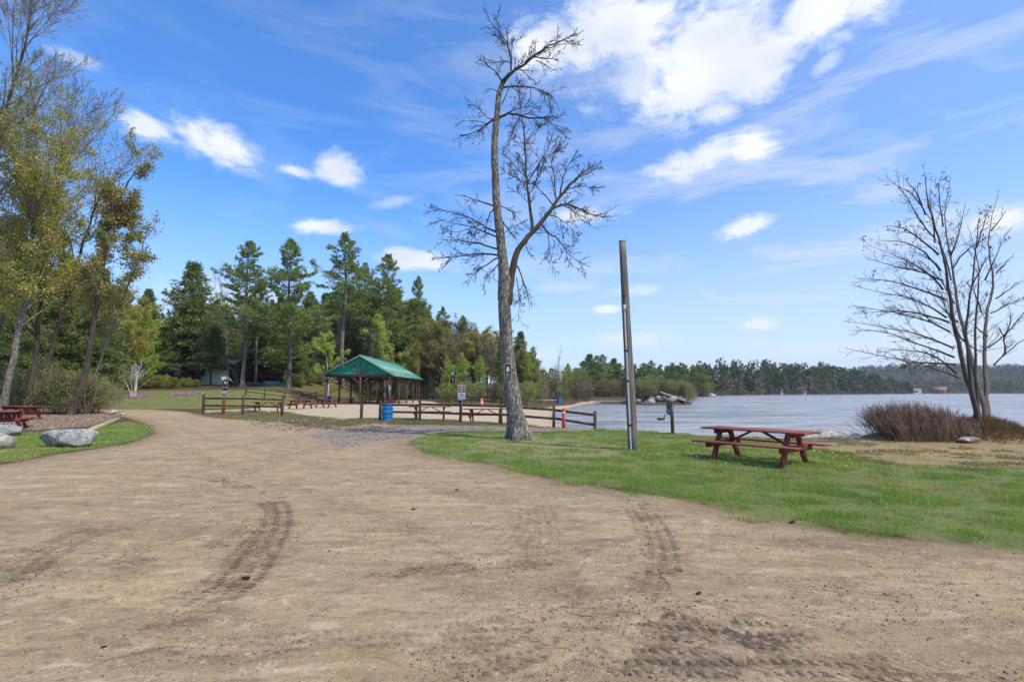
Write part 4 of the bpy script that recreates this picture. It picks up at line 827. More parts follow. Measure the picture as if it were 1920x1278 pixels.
for i in range(16): plant(['brush', 'brush', 'brush_bare'][i % 3], 'brush', rngw.uniform(10, 215), rngw.uniform(33.5, 38.5), H=rngw.uniform(1.6, 3.0), label='thin yellow green brush behind the picnic place', cat='bush', group='brush behind the picnic place', sx=1.1)
for i, (px, y, H) in enumerate([(160, 34, 2.4), (185, 35.5, 1.8), (135, 34.5, 2.6), (100, 35, 1.9)]): plant('brush', 'brush', px, y, H=H, label=['tall yellow green shrub round the foot of the rusty leaning tree', 'low yellow green shrub nearest the mown lawn', 'twiggy shrub beside the dark leaning trunk', 'green shrub between the two groups of trunks'][i], cat='bush', sx=1.3)
for i, (px, y, H) in enumerate([(300, 74, 1.3), (322, 72, 1.2), (345, 75, 1.1), (365, 74, .9), (284, 72, 1.5)]): plant('shrub_green', 'shrub', px, y, H=H, label=['rounded green shrub below the low dark house', 'wide green shrub in the row before the porch', 'lower shrub near the red shed', 'small yellowish shrub at the end of the row by the shed', 'dark green shrub nearest the little pale tree'][i], cat='bush', sx=1.5)
for i, (px, y, H) in enumerate([(560, 78, 1.5), (575, 82, 1.9), (545, 82, 1.4), (600, 86, 1.6)]): plant('shrub_green', 'shrub', px, y, H=H, label='green shrub at the wood edge between the deck house and the pavilion', cat='bush', sx=1.5, group='shrubs by the deck house')

# ------------------------------------------------------------------ wooded far shore and hills, read as one mass
def far_woods():
    rng = np.random.default_rng(55); mb = MB(); br = MB(); mid = MB(); shore = np.array([(50, 142), (56, 170), (72, 230), (99, 281), (150, 345), (209, 412), (330, 505), (499, 640)], float)
    seg = np.linalg.norm(np.diff(shore, axis=0), axis=1); cum = np.concatenate([[0], np.cumsum(seg)])
    def conifer(m, p, H, W, n, s):
        t = rng.uniform(0, 1, n) ** 1.15; z = H * (.12 + .88 * t); r = W * np.sqrt(rng.uniform(.1, 1, n)) * (1 - t) ** .62 * (.75 + .4 * np.sin(t * 17 + rng.uniform(0, 6))) + .1; a = rng.uniform(0, 6.3, n)
        C = np.stack([p[0] + r * np.cos(a), p[1] + r * np.sin(a), p[2] + z], 1); leaf_quads(m, rng, C, s, .6, np.stack([np.cos(a), np.sin(a), np.full(n, .4)], 1), .6)
    for row, (off, nn, hh) in enumerate([(6, 210, .72), (16, 190, .9), (32, 190, 1.0), (52, 160, 1.08)]):
        for k in range(nn):
            s = rng.uniform(0, cum[-1]) ; i = min(np.searchsorted(cum, s) - 1, len(seg) - 1); i = max(i, 0); u = (s - cum[i]) / seg[i]; a, b = shore[i], shore[i + 1]; e = (b - a) / seg[i]; nrm = np.array([-e[1], e[0]])
            p = a + (b - a) * u + nrm * (off + rng.uniform(-5, 6)); z = ground(*p); d = p[1]
            top = np.interp(p[0] / d * FPX + 960, [1090, 1200, 1280, 1330, 1480, 1560, 1620, 1690], [700, 692, 690, 680, 686, 690, 700, 712]); H = ((735 - top) / FPX * d + 1.5 - z) * hh * rng.uniform(.72, 1.12)
            kind = rng.uniform()
            if kind < (.42 if row == 0 else .18): conifer(br, (p[0], p[1], z), H * .8, H * .26, 130, .0042 * d + .25)
            else: conifer(mb if kind < .8 else mid, (p[0], p[1], z), H, H * rng.uniform(.15, .25), 170, .0042 * d + .25)
            if row < 2 and rng.uniform() < .5: br.tube([(p[0] - 2, p[1] - 4, z - .3), (p[0] - 2, p[1] - 4, z + H * .6)], .14, 3)
    for k in range(560):                                                        # low brush at the water
        s = rng.uniform(0, cum[-1]); i = max(0, min(np.searchsorted(cum, s) - 1, len(seg) - 1)); u = (s - cum[i]) / seg[i]; a, b = shore[i], shore[i + 1]; e = (b - a) / seg[i]; p = a + (b - a) * u + np.array([-e[1], e[0]]) * rng.uniform(.5, 5); conifer(br, (p[0], p[1], ground(*p)), rng.uniform(1, 3.4), 2.4, 26, .0032 * p[1] + .15)
    for nm, m, mt in (('far_woods', mb, 'needles_shore'), ('far_mixed_woods', mid, 'needles_far'), ('far_bare_woods', br, 'far_brown')): tag(m.obj(nm, MAT[mt]), kind='stuff')
    mb = MB(); br = MB()                                                        # the hills
    n = 5200; a = rng.uniform(.40, 1.25, n); r = rng.uniform(700, 2100, n); X = r * np.sin(a); Y = r * np.cos(a); sd = lake_sd(X, Y)
    for x, y, s in zip(X, Y, sd):
        if s < 3 or x < 330: continue
        z = ground(x, y); conifer(mb if rng.uniform() < .62 else br, (x, y, z - 2), rng.uniform(11, 19), rng.uniform(4, 7), 34, .0016 * math.hypot(x, y) + 1.2)
    tag(mb.obj('hill_woods', MAT['needles_shore']), kind='stuff'); tag(br.obj('hill_bare_woods', MAT['far_brown']), kind='stuff')
leafmat('needles_shore', (.050, .090, .030), (.115, .160, .055), .2); leafmat('needles_far', (.085, .125, .045), (.17, .19, .075), .2); leafmat('far_brown', (.15, .125, .085), (.235, .20, .135), .2)
far_woods()

# ------------------------------------------------------------------ the air over the lake
def air():
    m = bpy.data.materials.new('air'); m.use_nodes = True; t = m.node_tree; t.nodes.clear()
    v = nd(t, 'ShaderNodeVolumePrincipled', {'Color': (.80, .87, .97, 1), 'Density': .00013, 'Anisotropy': .1}); t.links.new(v.outputs[0], nd(t, 'ShaderNodeOutputMaterial').inputs['Volume'])
    tag(MB().box((0, 0, 50), (7400, 7400, 114)).obj('haze', m), kind='stuff')
air()
# ------------------------------------------------------------------ built things
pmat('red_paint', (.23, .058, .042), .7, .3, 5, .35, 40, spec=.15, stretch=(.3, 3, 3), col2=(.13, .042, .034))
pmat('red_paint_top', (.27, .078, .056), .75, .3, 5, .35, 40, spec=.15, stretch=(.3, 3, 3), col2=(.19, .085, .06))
pmat('fence_wood', (.085, .052, .034), .85, .35, 4, .5, 30, stretch=(1, 1, .3), col2=(.14, .09, .06))
pmat('brown_stain', (.10, .066, .054), .75, .25, 4, .3, 30, stretch=(1, 1, .3))
pmat('green_metal', (.16, .40, .30), .32, .10, 1.5, spec=.7)
pmat('green_board', (.012, .23, .15), .6, .12, 2)
pmat('pole_wood', (.225, .20, .165), .9, .45, 9, 1.0, 40, stretch=(3, 3, .10), col2=(.085, .07, .055))
pmat('grey_pipe', (.55, .55, .53), .5, .12, 5); pmat('black_iron', (.02, .02, .02), .6, .2, 5); pmat('zinc', (.42, .43, .43), .45, .15, 6, metal=.6)
pmat('blue_plastic', (.012, .16, .42), .42, .12, 3, spec=.5); pmat('orange_plastic', (.75, .17, .03), .5, .15, 3); pmat('red_marker', (.55, .05, .035), .5, .2, 4); pmat('white_paint', (0.576, 0.568, 0.544), .6, .1, 4)
pmat('sign_brown', (.045, .022, .018), .6, .15, 6); pmat('sign_pale', (0.400, 0.360, 0.320), .6, .15, 8); pmat('sign_blue', (.33, .35, .55), .6, .2, 30); pmat('ink', (.03, .025, .03), .6, .1, 5)
pmat('granite', (.27, .265, .24), .95, .5, 6, 1.0, 20, col2=(.50, .49, .44)); pmat('granite_tan', (0.352, 0.312, 0.256), .92, .35, 4, .8, 18, col2=(.60, .55, .46)); pmat('granite_dark', (0.128, 0.124, 0.120), .92, .4, 3, .8, 14, col2=(.42, .41, .39))
pmat('pale_timber', (0.464, 0.352, 0.200), .8, .2, 4, .4, 30); pmat('shingle', (.20, .20, .20), .9, .25, 6, .4, 30); pmat('dark_siding', (.06, .052, .048), .8, .3, 2); pmat('green_siding', (.60, .70, .58), .8, .1, 2)
pmat('red_siding', (.24, .07, .05), .8, .25, 2); pmat('cream_siding', (0.528, 0.480, 0.384), .8, .1, 1); pmat('pink_siding', (.30, .15, .13), .8, .1, 1); pmat('glass_dark', (.03, .04, .05), .12, .1, 1, spec=.6); pmat('teal_tarp', (.04, .15, .165), .6, .2, 3)
pmat('feather_dark', (.035, .030, .028), .8, .2, 12); pmat('feather_brown', (.06, .05, .042), .85, .25, 14)

def picnic_table():
    t = thing('picnic_table', '', 'picnic table'); L = 2.35
    m = MB()
    for i in range(5): m.box((0, (i - 2) * .153, .745), (L, .142, .038), None, .006)
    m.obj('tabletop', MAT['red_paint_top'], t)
    for s in (-1, 1):
        m = MB()
        for k in (0, 1): m.box((0, s * (.57 + .148 * k), .445), (L, .138, .038), None, .006)
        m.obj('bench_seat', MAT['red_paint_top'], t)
    for ex in (-1, 1):
        x = ex * .82
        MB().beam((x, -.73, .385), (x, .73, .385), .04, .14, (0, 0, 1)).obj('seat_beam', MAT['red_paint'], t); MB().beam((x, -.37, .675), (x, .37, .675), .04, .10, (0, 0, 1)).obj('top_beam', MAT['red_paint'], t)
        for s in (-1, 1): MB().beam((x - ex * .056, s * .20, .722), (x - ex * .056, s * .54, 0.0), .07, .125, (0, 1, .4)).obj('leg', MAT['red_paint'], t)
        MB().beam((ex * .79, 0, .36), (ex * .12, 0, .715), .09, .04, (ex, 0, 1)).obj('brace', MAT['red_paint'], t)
    return t
TB = picnic_table(); first_ = [True]
def table(x, y, rz, label, group=None, s=1.0):
    z = ground(x, y)
    o = TB if first_[0] else copy_thing(TB, (0, 0, 0))
    first_[0] = False; o.location = (x, y, z - .01); o.rotation_euler = (0, 0, R(rz)); o['label'] = label; o.scale = (s, s, s); o['group'] = 'red picnic tables'
    return o
def tpx(px, y, rz, label, s=1.0): table((px - 960) / FPX * (y * .995 - .154), y, rz, label, s=s)
table(5.57, 11.78, -53, 'weathered red picnic table alone on the lawn near the lake bank').scale = (1.02, 1.0, .95)
tpx(806, 29.0, 5, 'red picnic table on the sand behind the rail fence between blue barrel and white sign'); tpx(911, 27.8, -4, 'red picnic table on the sand behind the fence next to the big bare trunk')
tpx(503, 38.0, 8, 'red picnic table standing close behind the short fence with the round sign'); tpx(563, 45.5, 62, 'red picnic table on the sand turned end on, second from the short fence'); tpx(611, 49.0, -24, 'red picnic table on open sand just before the pavilion posts')
tpx(646, 64.5, 12, 'red picnic table under the pavilion roof at its outer post'); tpx(668, 71, -8, 'red picnic table deep in the pavilion behind the middle post'); tpx(697, 66, 6, 'red picnic table under the pavilion next to the middle post'); tpx(722, 64, -30, 'red picnic table in the pavilion right above the blue barrel'); tpx(707, 75, 20, 'farthest red picnic table in the shade of the pavilion')
tpx(851, 74, 0, 'red picnic table on the far side of the sand before the back fence')
tpx(36, 28.8, -14, 'red picnic table by the leaning trunks with its bench towards the brush'); table(-21.75, 22.3, -52, 'red picnic table behind the grey boulder with its bench cut by the picture edge')

# rail fences
def fence(pts, label, cat='fence', group=None, tall=None, ph=1.08, rails=(.47, .88), thick=.13, miss=()):
    b = np.array([pts[0][0], pts[0][1], ground(*pts[0][:2])]); t = thing('rail_fence', label, cat, b, 0, group); rg = np.random.default_rng(len(pts)); P3 = []
    for i, p in enumerate(pts):
        g = ground(*p); h = (tall[i] if tall else ph) * rg.uniform(.97, 1.04); P3.append((p[0], p[1], g)); ln = rg.normal(0, .018, 2); w = thick * rg.uniform(.92, 1.08)
        MB().beam((p[0], p[1], g - .3), (p[0] + ln[0], p[1] + ln[1], g + h), w, w, (0, 1, 0), .015).obj('post', MAT['fence_wood'], t, off=b)
    for i in range(len(pts) - 1):
        if i in miss: continue
        a, c = np.array(P3[i]), np.array(P3[i + 1])
        for r in rails:
            k = (tall[i] / 1.08 if tall else 1), (tall[i + 1] / 1.08 if tall else 1)
            nrm = np.array([c[1] - a[1], a[0] - c[0], 0]); nrm = nrm / np.linalg.norm(nrm); nrm *= -1 if nrm[1] > 0 else 1
            off = nrm * 0.0; e = (c - a) / np.linalg.norm(c - a) * (thick * .45)
            MB().beam(a + e + off + (0, 0, r * k[0] + rg.normal(0, .015)), c - e + off + (0, 0, r * k[1] + rg.normal(0, .015)), .055, .115, (0, 0, 1), .012).obj('rail', MAT['fence_wood'], t, off=b)
X = lambda px, y: ((px - 960) / FPX * (y * .995 - .154), y)
fence([X(712, 28.6), X(787, 27.6), X(863, 26.3), X(940, 25.0), X(1038, 24.2), X(1115, 23.6)], 'brown rail fence along the beach from the blue barrel to the lake edge')
fence([X(381, 34.0), X(455, 33.6), X(528, 33.2)], 'short dark rail fence beside the dirt lane carrying the round white sign', tall=[1.34, 1.30, 1.28], rails=(.47, .86))
fence([X(460, 62), X(495, 62.5), X(533, 64), X(560, 66), X(592, 72), X(640, 90), X(690, 93), X(742, 93), X(790, 90), X(830, 82), X(866, 75), X(905, 68), X(945, 62), X(988, 60)], 'long weathered rail fence along the back of the beach in front of the wood', ph=1.15)
b = np.array([*X(677, 29.2), 0]); b[2] = ground(b[0], b[1]); g_ = thing('gate_post', 'single dark wooden post standing in the sand at the open gap of the beach fence', 'post', b); MB().beam((0, 0, -.3), (.02, 0, .82), .15, .15, (0, 1, 0), .015).obj('post_body', MAT['fence_wood'], g_); MB().box((.02, 0, .835), (.17, .17, .03), None, .008).obj('cap', MAT['fence_wood'], g_)

# pavilion
def pavilion():
    y0, y1 = 61.0, 80.0; xl, xr = (608 - 960) / FPX * y0, (737 - 960) / FPX * y0; xm = (676 - 960) / FPX * y0; g = ground(xm, y0 + 4); base = np.array([xm, y0, g]); t = thing('pavilion', 'open timber picnic pavilion with a green gabled roof on the beach', 'pavilion', base)
    ze = P(735, 701, y0)[2] - g; za = P(676, 666, y0)[2] - g; xl -= xm; xr -= xm; L = y1 - y0; roofm = []
    th = .10
    rf = MB()
    for (xa, xb) in ((0, xl), (0, xr)):
        s = np.sign(xb); V = []
        for yy in (-.55, L + .5):
            for (x, z) in ((0, za), (xb * 1.06, ze - (za - ze) * .06)): V += [(x, yy, z), (x, yy, z - th)]
        F = [[0, 2, 6, 4], [1, 5, 7, 3], [0, 1, 3, 2], [4, 6, 7, 5], [2, 3, 7, 6]]
        rf.add(V, F if s > 0 else [f[::-1] for f in F])
        nseam = int(L / .55)
        for k in range(nseam + 1):
            yy = -.5 + k * (L + .9) / nseam; rf.beam((0, yy, za + .012), (xb * 1.06, yy, ze - (za - ze) * .06 + .012), .03, .035, (0, 0, 1), 0)
    r = rf.obj('roof', MAT['green_metal'], t); MB().box((0, L / 2, za + .03), (.22, L + 1.0, .05), None, .01).obj('ridge_cap', MAT['green_metal'], r)
    for s, nm in ((0, 'gable'), (1, 'gable')):
        yy = .0 if s == 0 else L - .1; m = MB(); m.add([(xl, yy, ze - .05), (xr, yy, ze - .05), (0, yy, za - .12), (xl, yy + .06, ze - .05), (xr, yy + .06, ze - .05), (0, yy + .06, za - .12)], [[0, 1, 4, 3]]); m.add([(xl, yy, ze - .05), (xr, yy, ze - .05), (0, yy, za - .12), (xl, yy + .06, ze - .05), (xr, yy + .06, ze - .05), (0, yy + .06, za - .12)], [[0, 2, 1], [3, 4, 5]]); gb = m.obj(nm, MAT['green_board'], t)
        if s == 0:
            for a in (-62, -35, 0, 35, 62):
                ln = 1.35 if a else 1.5; MB().beam((math.sin(R(a)) * .25, -.035, ze + .02 + math.cos(R(a)) * .1), (math.sin(R(a)) * ln, -.035, ze + math.cos(R(a)) * ln * .95), .10, .05, (0, -1, 0), 0).obj('strut', MAT['brown_stain'], gb)
            MB().beam((xl * 1.06, -.5, ze - .16), (0, -.5, za - .10), .06, .22, (0, 0, 1), 0).obj('barge_board', MAT['brown_stain'], gb); MB().beam((0, -.5, za - .10), (xr * 1.06, -.5, ze - .16), .06, .22, (0, 0, 1), 0).obj('barge_board', MAT['brown_stain'], gb)
    px_ = [xl * .93, 0, xr * .93]; ys = np.linspace(.12, L - .2, 5); BR = MAT['brown_stain']
    for i, yy in enumerate(ys):
        for x in px_:
            if x == 0 and i not in (0, 4): continue
            MB().box((x, yy, ze / 2 - .25), (.18, .18, ze + .1), None, .01).obj('post', BR, t)
            for s in (-1, 1):
                if not (x == px_[0] and s < 0) and not (x == px_[2] and s > 0): MB().beam((x + s * .14, yy, ze - 1.15), (x + s * 1.05, yy, ze - .32), .10, .12, (0, 1, 0), 0).obj('brace', BR, t)
                if x != 0: MB().beam((x, yy + s * .14, ze - 1.05), (x, yy + s * .95, ze - .32), .10, .12, (1, 0, 0), 0).obj('brace', BR, t)
        MB().box((0, yy, ze - .19), (xr - xl - .3, .13, .24)).obj('cross_beam', BR, t)
    for x in (px_[0], px_[2]): MB().box((x, L / 2, ze - .2), (.16, L + .3, .26)).obj('eave_beam', BR, t)
    for i in range(24):
        yy = .5 + i * (L - 1) / 23
        for xb in (xl, xr): MB().beam((0, yy, za - .22), (xb * 1.04, yy, ze - .26), .05, .15, (0, 0, 1), 0).obj('rafter', BR, t)
    MB().lathe([(0, -.1), (.09, -.1), (.13, .02), (.05, .1), (0, .1)], (xl * .45, -.2, ze + .9)).obj('lamp', MAT['white_paint'], t, True)
    MB().box((xr * .93 - .05, -.04, 1.95), (.16, .07, .26), None, .02).obj('meter_box', MAT['white_paint'], t)
pavilion()

# blue barrel, orange drum, red marker
def barrel(px, y, label, h=.92, r=.30, name='barrel', group='blue barrels'):
    x, y = X(px, y); t = thing(name, label, 'barrel', (x, y, ground(x, y)), 0, group); k = h / .9
    MB().lathe([(0, 0), (.27, 0), (.285, .015), (.285, .04), (.275, .06), (.295, .2), (.312, .30), (.300, .315), (.312, .33), (.313, .45), (.312, .58), (.300, .595), (.312, .61), (.295, .74), (.278, .85), (.29, .87), (.29, .9), (.275, .905), (.265, .885), (.255, .86), (0, .86)], sides=28).obj('drum', MAT['blue_plastic'], t, True).scale = (r / .31, r / .31, k)
    o = MB().lathe([(.302, .87), (.318, .875), (.318, .905), (.302, .91), (.290, .908), (.29, .87)], sides=28).obj('rim', MAT['blue_plastic'], t, True); o.scale = (r / .31 * .98, r / .31 * .98, k)
barrel(726, 28.0, 'bright blue plastic barrel standing at the end of the beach fence'); barrel(616, 68, 'blue barrel in the shade at the outer pavilion post', .95, .31); barrel(1048, 82, 'small blue barrel by the low pale bench at the far end of the beach', .95, .34)
x, y = X(903, 59); t = thing('traffic_drum', 'orange traffic drum standing at the back fence of the beach', 'traffic drum', (x, y, ground(x, y)))
MB().lathe([(0, 0), (.27, 0), (.27, .06), (.20, .07), (.185, .3), (.18, .31), (.165, .55), (.16, .56), (.145, .82), (.06, .86), (0, .86)], sides=18).obj('body', MAT['orange_plastic'], t, True); MB().lathe([(.19, .36), (.19, .48), (.17, .48)], sides=18).obj('band', MAT['white_paint'], t, True); MB().box((0, 0, .9), (.14, .04, .1), None, .01).obj('handle', MAT['orange_plastic'], t)
x, y = X(1057, 23.9); t = thing('marker_post', 'red painted marker post with a pale cap between the last two fence posts', 'post', (x, y, ground(x, y)))
MB().tube([(0, 0, -.2), (0, 0, .25), (.01, 0, .9)], [.085, .08, .075], 12, True).obj('shaft', MAT['red_marker'], t, True); MB().lathe([(.082, .72), (.084, .72), (.084, .82), (.082, .82)], sides=14).obj('band', MAT['white_paint'], t, True); MB().lathe([(.078, .88), (.085, .9), (.05, .97), (0, .99)], sides=14).obj('cap', MAT['red_marker'], t, True)

# signs
def plate(m, cx, cz, w, h, y, th=.012, r=.03, n=5):
    """rounded plate in the xz plane facing -y"""
    c = []
    for (sx_, sz, a0) in ((1, 1, 0), (-1, 1, 90), (-1, -1, 180), (1, -1, 270)):
        for k in range(n): a = R(a0 + 90 * k / (n - 1)); c.append((cx + sx_ * (w / 2 - r) + r * math.cos(a), cz + sz * (h / 2 - r) + r * math.sin(a)))
    N = len(c); V = [(x, y, z) for x, z in c] + [(x, y + th, z) for x, z in c]
    m.add(V, [[i, i + N, (i + 1) % N + N, (i + 1) % N] for i in range(N)]); m.add([(cx, y, cz)] + [(x, y, z) for x, z in c] + [(cx, y + th, cz)] + [(x, y + th, z) for x, z in c], [[0, 1 + i, 1 + (i + 1) % N] for i in range(N)] + [[N + 1, N + 2 + (i + 1) % N, N + 2 + i] for i in range(N)]); return m
def trunk_sign():
    p = P(952, 695.5, 17.02); t = thing('tree_sign', 'small dark brown sign with a white figure nailed to the big bare trunk', 'sign', p, R(-1)); w, h = .235, .49
    plate(MB(), 0, 0, w, h, 0, .014, .045).obj('border', MAT['sign_pale'], t); plate(MB(), 0, 0, w - .035, h - .035, -.004, .004, .035).obj('panel', MAT['sign_brown'], t)
    m = MB(); plate(m, 0, .115, .075, .08, -.008, .004, .035); plate(m, -.03, .06, .05, .05, -.0085, .004, .02); plate(m, .035, .065, .055, .05, -.0085, .004, .02); plate(m, 0, .015, .10, .06, -.008, .004, .025); m.obj('symbol', MAT['white_paint'], t)
    m = MB()
    for k, (wd) in enumerate((.11, .15, .13, .09)): plate(m, 0, -.075 - k * .035, wd, .016, -.008, .004, .004)
    m.obj('lettering', MAT['sign_pale'], t)
    for z in (.205, -.215): MB().lathe([(0, .004), (.010, .002), (.012, -.002)], (0, 0, 0), 8).obj('nail', MAT['zinc'], t).location = (0, -.006, z)
trunk_sign()
def fence_signs():
    x, y = X(865, 26.15); g = ground(x, y); t = thing('beach_sign', 'brown pictogram board over a white and blue notice on a thin steel post', 'sign', (x, y, g)); z = lambda py: P(865, py, y)[2] - g
    MB().box((.02, .03, (z(772) + z(722)) / 2), (.045, .02, z(722) - z(772)), None, .004).obj('steel_post', MAT['zinc'], t); a, b_, c = z(721), z(735.5), z(749)
    plate(MB(), 0, (a + b_) / 2, .40, a - b_ - .01, 0, .01, .03).obj('pictogram_board', MAT['sign_pale'], t); m = MB(); cz = (a + b_) / 2
    for sx_ in (-.10, .10):
        plate(m, sx_, cz + .08, .12, .05, -.004, .003, .015); plate(m, sx_, cz - .04, .14, .06, -.004, .003, .015); plate(m, sx_, cz - .15, .15, .05, -.004, .003, .01)
    m.obj('pictograms', MAT['sign_brown'], t); plate(MB(), 0, (b_ + c) / 2, .37, b_ - c - .01, 0, .01, .02).obj('notice_board', MAT['white_paint'], t); m = MB(); cz = (b_ + c) / 2
    plate(m, 0, cz - .08, .33, .15, -.004, .003, .01); m.obj('notice_field', MAT['sign_blue'], t); m = MB()
    for k in range(4): plate(m, (-.04, .02, -.01, .03)[k], cz + .13 - k * .04, (.20, .24, .22, .16)[k], .014, -.004, .003, .003)
    m.obj('lettering', MAT['ink'], t)
fence_signs()
def round_sign():
    x, y = X(418.5, 33.4); g = ground(x, y); t = thing('lane_sign', 'round white disc and dark notice boards on a red post at the short fence', 'sign', (x, y, g)); z = lambda py: P(418, py, y)[2] - g
    MB().beam((-.02, 0, -.2), (.01, 0, z(742)), .16, .14, (0, 1, 0), .02).obj('post', MAT['red_paint'], t); MB().box((.0, .05, (z(704) + z(744)) / 2), (.05, .02, z(704) - z(744))).obj('steel_post', MAT['zinc'], t)
    d = plate(MB(), -.11, z(709), .26, .26, -.05, .012, .129, 9).obj('disc', MAT['white_paint'], t)
    plate(MB(), .02, z(718), .32, z(711) - z(727), -.02, .012, .05).obj('border', MAT['sign_pale'], t); plate(MB(), .02, z(718), .28, z(712) - z(726), -.026, .005, .04).obj('panel', MAT['sign_brown'], t); m = MB(); plate(m, .03, z(717), .12, .16, -.031, .004, .05); m.obj('symbol', MAT['white_paint'], t)
    plate(MB(), .02, z(729.5), .28, z(727.5) - z(732), -.02, .012, .01).obj('strip_board', MAT['sign_brown'], t); plate(MB(), 0, z(738), .33, z(732.5) - z(744), -.02, .012, .02).obj('lower_board', MAT['sign_pale'], t); m = MB(); plate(m, -.08, z(739.5), .11, .085, -.025, .004, .02); plate(m, .08, z(739.5), .11, .085, -.025, .004, .02); m.obj('lettering', MAT['ink'], t)
    MB().beam((.10, .06, z(706)), (.42, .12, z(716)), .05, .03, (0, 1, 0), 0).obj('arm', MAT['zinc'], t)
round_sign()
x, y = X(1262, 19.15); g = ground(x, y); t = thing('shore_sign', 'dark wooden post on the lake bank with a grey sign board seen nearly edge on', 'sign', (x, y, g)); MB().beam((0, 0, -.3), (-.03, 0, P(1262, 752, y)[2] - g), .11, .10, (0, 1, 0), .012).obj('post', MAT['fence_wood'], t)
o = plate(MB(), 0, 0, .46, .48, 0, .02, .03).obj('board', MAT['granite_dark'], t); o.location = (-.12, -.03, P(1258, 765, y)[2] - g); o.rotation_euler = (0, 0, R(-80)); MB().box((-.12, .02, P(1258, 755, y)[2] - g), (.06, .05, .05), None, .005).obj('bracket', MAT['black_iron'], t)

# utility pole
def pole():
    b = G(1187.5, 843); b[2] = ground(b[0], b[1]); top = P(1166.8, 452, b[1]); t = thing('utility_pole', 'bare grey weathered utility pole with a conduit running down it', 'pole', b); q = np.linspace(0, 1, 14)[:, None] * (top - b); q[0, 2] -= .4; rr = np.linspace(.142, .094, 14)
    MB().tube(q, rr * (1 + np.random.default_rng(3).normal(0, .012, 14)), 22, True).obj('shaft', MAT['pole_wood'], t, True)
    ax = lambda u: q[0] * (1 - u) + (top - b) * u; off = lambda u: np.array([-.05 - .035 * (1 - u), -(.142 - .048 * u) * .86 - .012, 0])
    MB().tube([np.array((0, 0, .02)) * 0 + ax(max(u, .0)) + off(u) for u in np.linspace(.07, .69, 8)], .022, 8).obj('conduit', MAT['grey_pipe'], t, True); c = ax(.685) + off(.685)
    MB().box(c + (0, -.01, .04), (.07, .06, .14), None, .01).obj('junction_box', MAT['white_paint'], t)
    for py in (552, 648, 775, 700, 820):
        u = (843 - py) / 391; MB().box(ax(u) + off(u) + (0, -.012, 0), (.085, .035, .05), None, .006).obj('bracket', MAT['black_iron'], t)
    MB().lathe([(0, .012), (.10, .004), (.098, -.02)], top - b, 18).obj('top_cap', MAT['pole_wood'], t, True)
pole()

# boulders
def rock(label, c, size, mat, seed, name='boulder', rz=0.0, group=None, sink=.15, sub=4):
    import bmesh
    bm = bmesh.new(); bmesh.ops.create_icosphere(bm, subdivisions=sub, radius=1.0); rg = np.random.default_rng(seed); pl = [rg.normal(0, 1, 3) for _ in range(9)]; pl = [p / np.linalg.norm(p) for p in pl]; dd = rg.uniform(.62, .92, 9)
    V = np.array([v.co for v in bm.verts]); bm.verts.ensure_lookup_table()
    for p, d in zip(pl, dd): e = V @ p - d; V = V - np.clip(e, 0, None)[:, None] * p * .85
    V *= (1 + .10 * (fbm(V[:, 0] * 2 + seed, V[:, 1] * 2 + V[:, 2] * 1.7, seed, 4) - .5) * 2 + .035 * (fbm(V[:, 0] * 9, V[:, 1] * 9 + V[:, 2] * 8, seed + 9, 3) - .5))[:, None]
    V = V / np.abs(V).max(0) * np.array(size) / 2; V[:, 2] += size[2] / 2 - size[2] * sink
    me = bpy.data.meshes.new(name); 
    for v, p in zip(bm.verts, V): v.co = p
    bm.to_mesh(me); bm.free(); me.polygons.foreach_set('use_smooth', np.ones(len(me.polygons), bool)); me.materials.append(MAT[mat])
    try: me.set_sharp_from_angle(angle=R(38))
    except Exception: pass
    o = link(name, me); o.location = (c[0], c[1], ground(c[0], c[1])); o.rotation_euler = (0, 0, rz); tag(o, label, 'rock', group); return o
rock('long grey granite boulder with a sloping back on the grass beside the dirt lot', (-12.55, 14.75), (1.62, .85, .62), 'granite', 3, rz=R(8)); rock('pale tan angular boulder cut by the picture edge on the grass', (-14.0, 14.1), (.85, .7, .62), 'granite_tan', 14, rz=.4); rock('flat blue grey boulder in front of the picnic table on the grass', (-18.3, 18.6), (1.7, .8, .52), 'granite', 8, rz=-.1)
rock('broad flat granite slab on the lake bank beside the leafless bush', (10.65, 17.5), (2.35, .95, .62), 'granite_tan', 21, rz=-.05); rock('small white stone at the end of the leaf covered ground by the lane', (-26.5, 34.2), (.75, .5, .38), 'granite_tan', 5); rock('little tan stone near the tip of the timber edging', (-24.9, 33.0), (.4, .3, .22), 'granite_tan', 6)
rock('flat stone half buried below the mound of the leaning lake tree', (14.1, 16.05), (.75, .45, .22), 'granite_tan', 7)
rgj = np.random.default_rng(12)
for i in range(15): rock('boulder in the rubble heap of the jetty in the lake', (21.0 + 7.5 * i / 14 + rgj.uniform(-.3, .3), 84.2 + rgj.uniform(-.6, .8) - .8 * math.sin(i / 14 * 3.1)), (rgj.uniform(.9, 1.8), rgj.uniform(.8, 1.3), rgj.uniform(.6, 1.15)), ['granite_tan', 'granite_dark', 'granite_dark'][i % 3], 30 + i, rz=rgj.uniform(0, 3), group='boulders of the jetty', sub=3)
for i in range(26):
    u = i / 25; q = G(1128 + 130 * u + rgj.uniform(-4, 4), 801.5 + 11.5 * u ** 1.3 + rgj.uniform(-.6, .6)); rock('small stone along the eroded lake bank between the fence end and the shore sign', q[:2] + (.15, .25), (rgj.uniform(.14, .42), rgj.uniform(.12, .3), rgj.uniform(.08, .22)), ['granite_dark', 'granite', 'granite_tan'][i % 3], 60 + i, 'bank_stone', rgj.uniform(0, 3), 'stones of the lake bank', .25, 2)
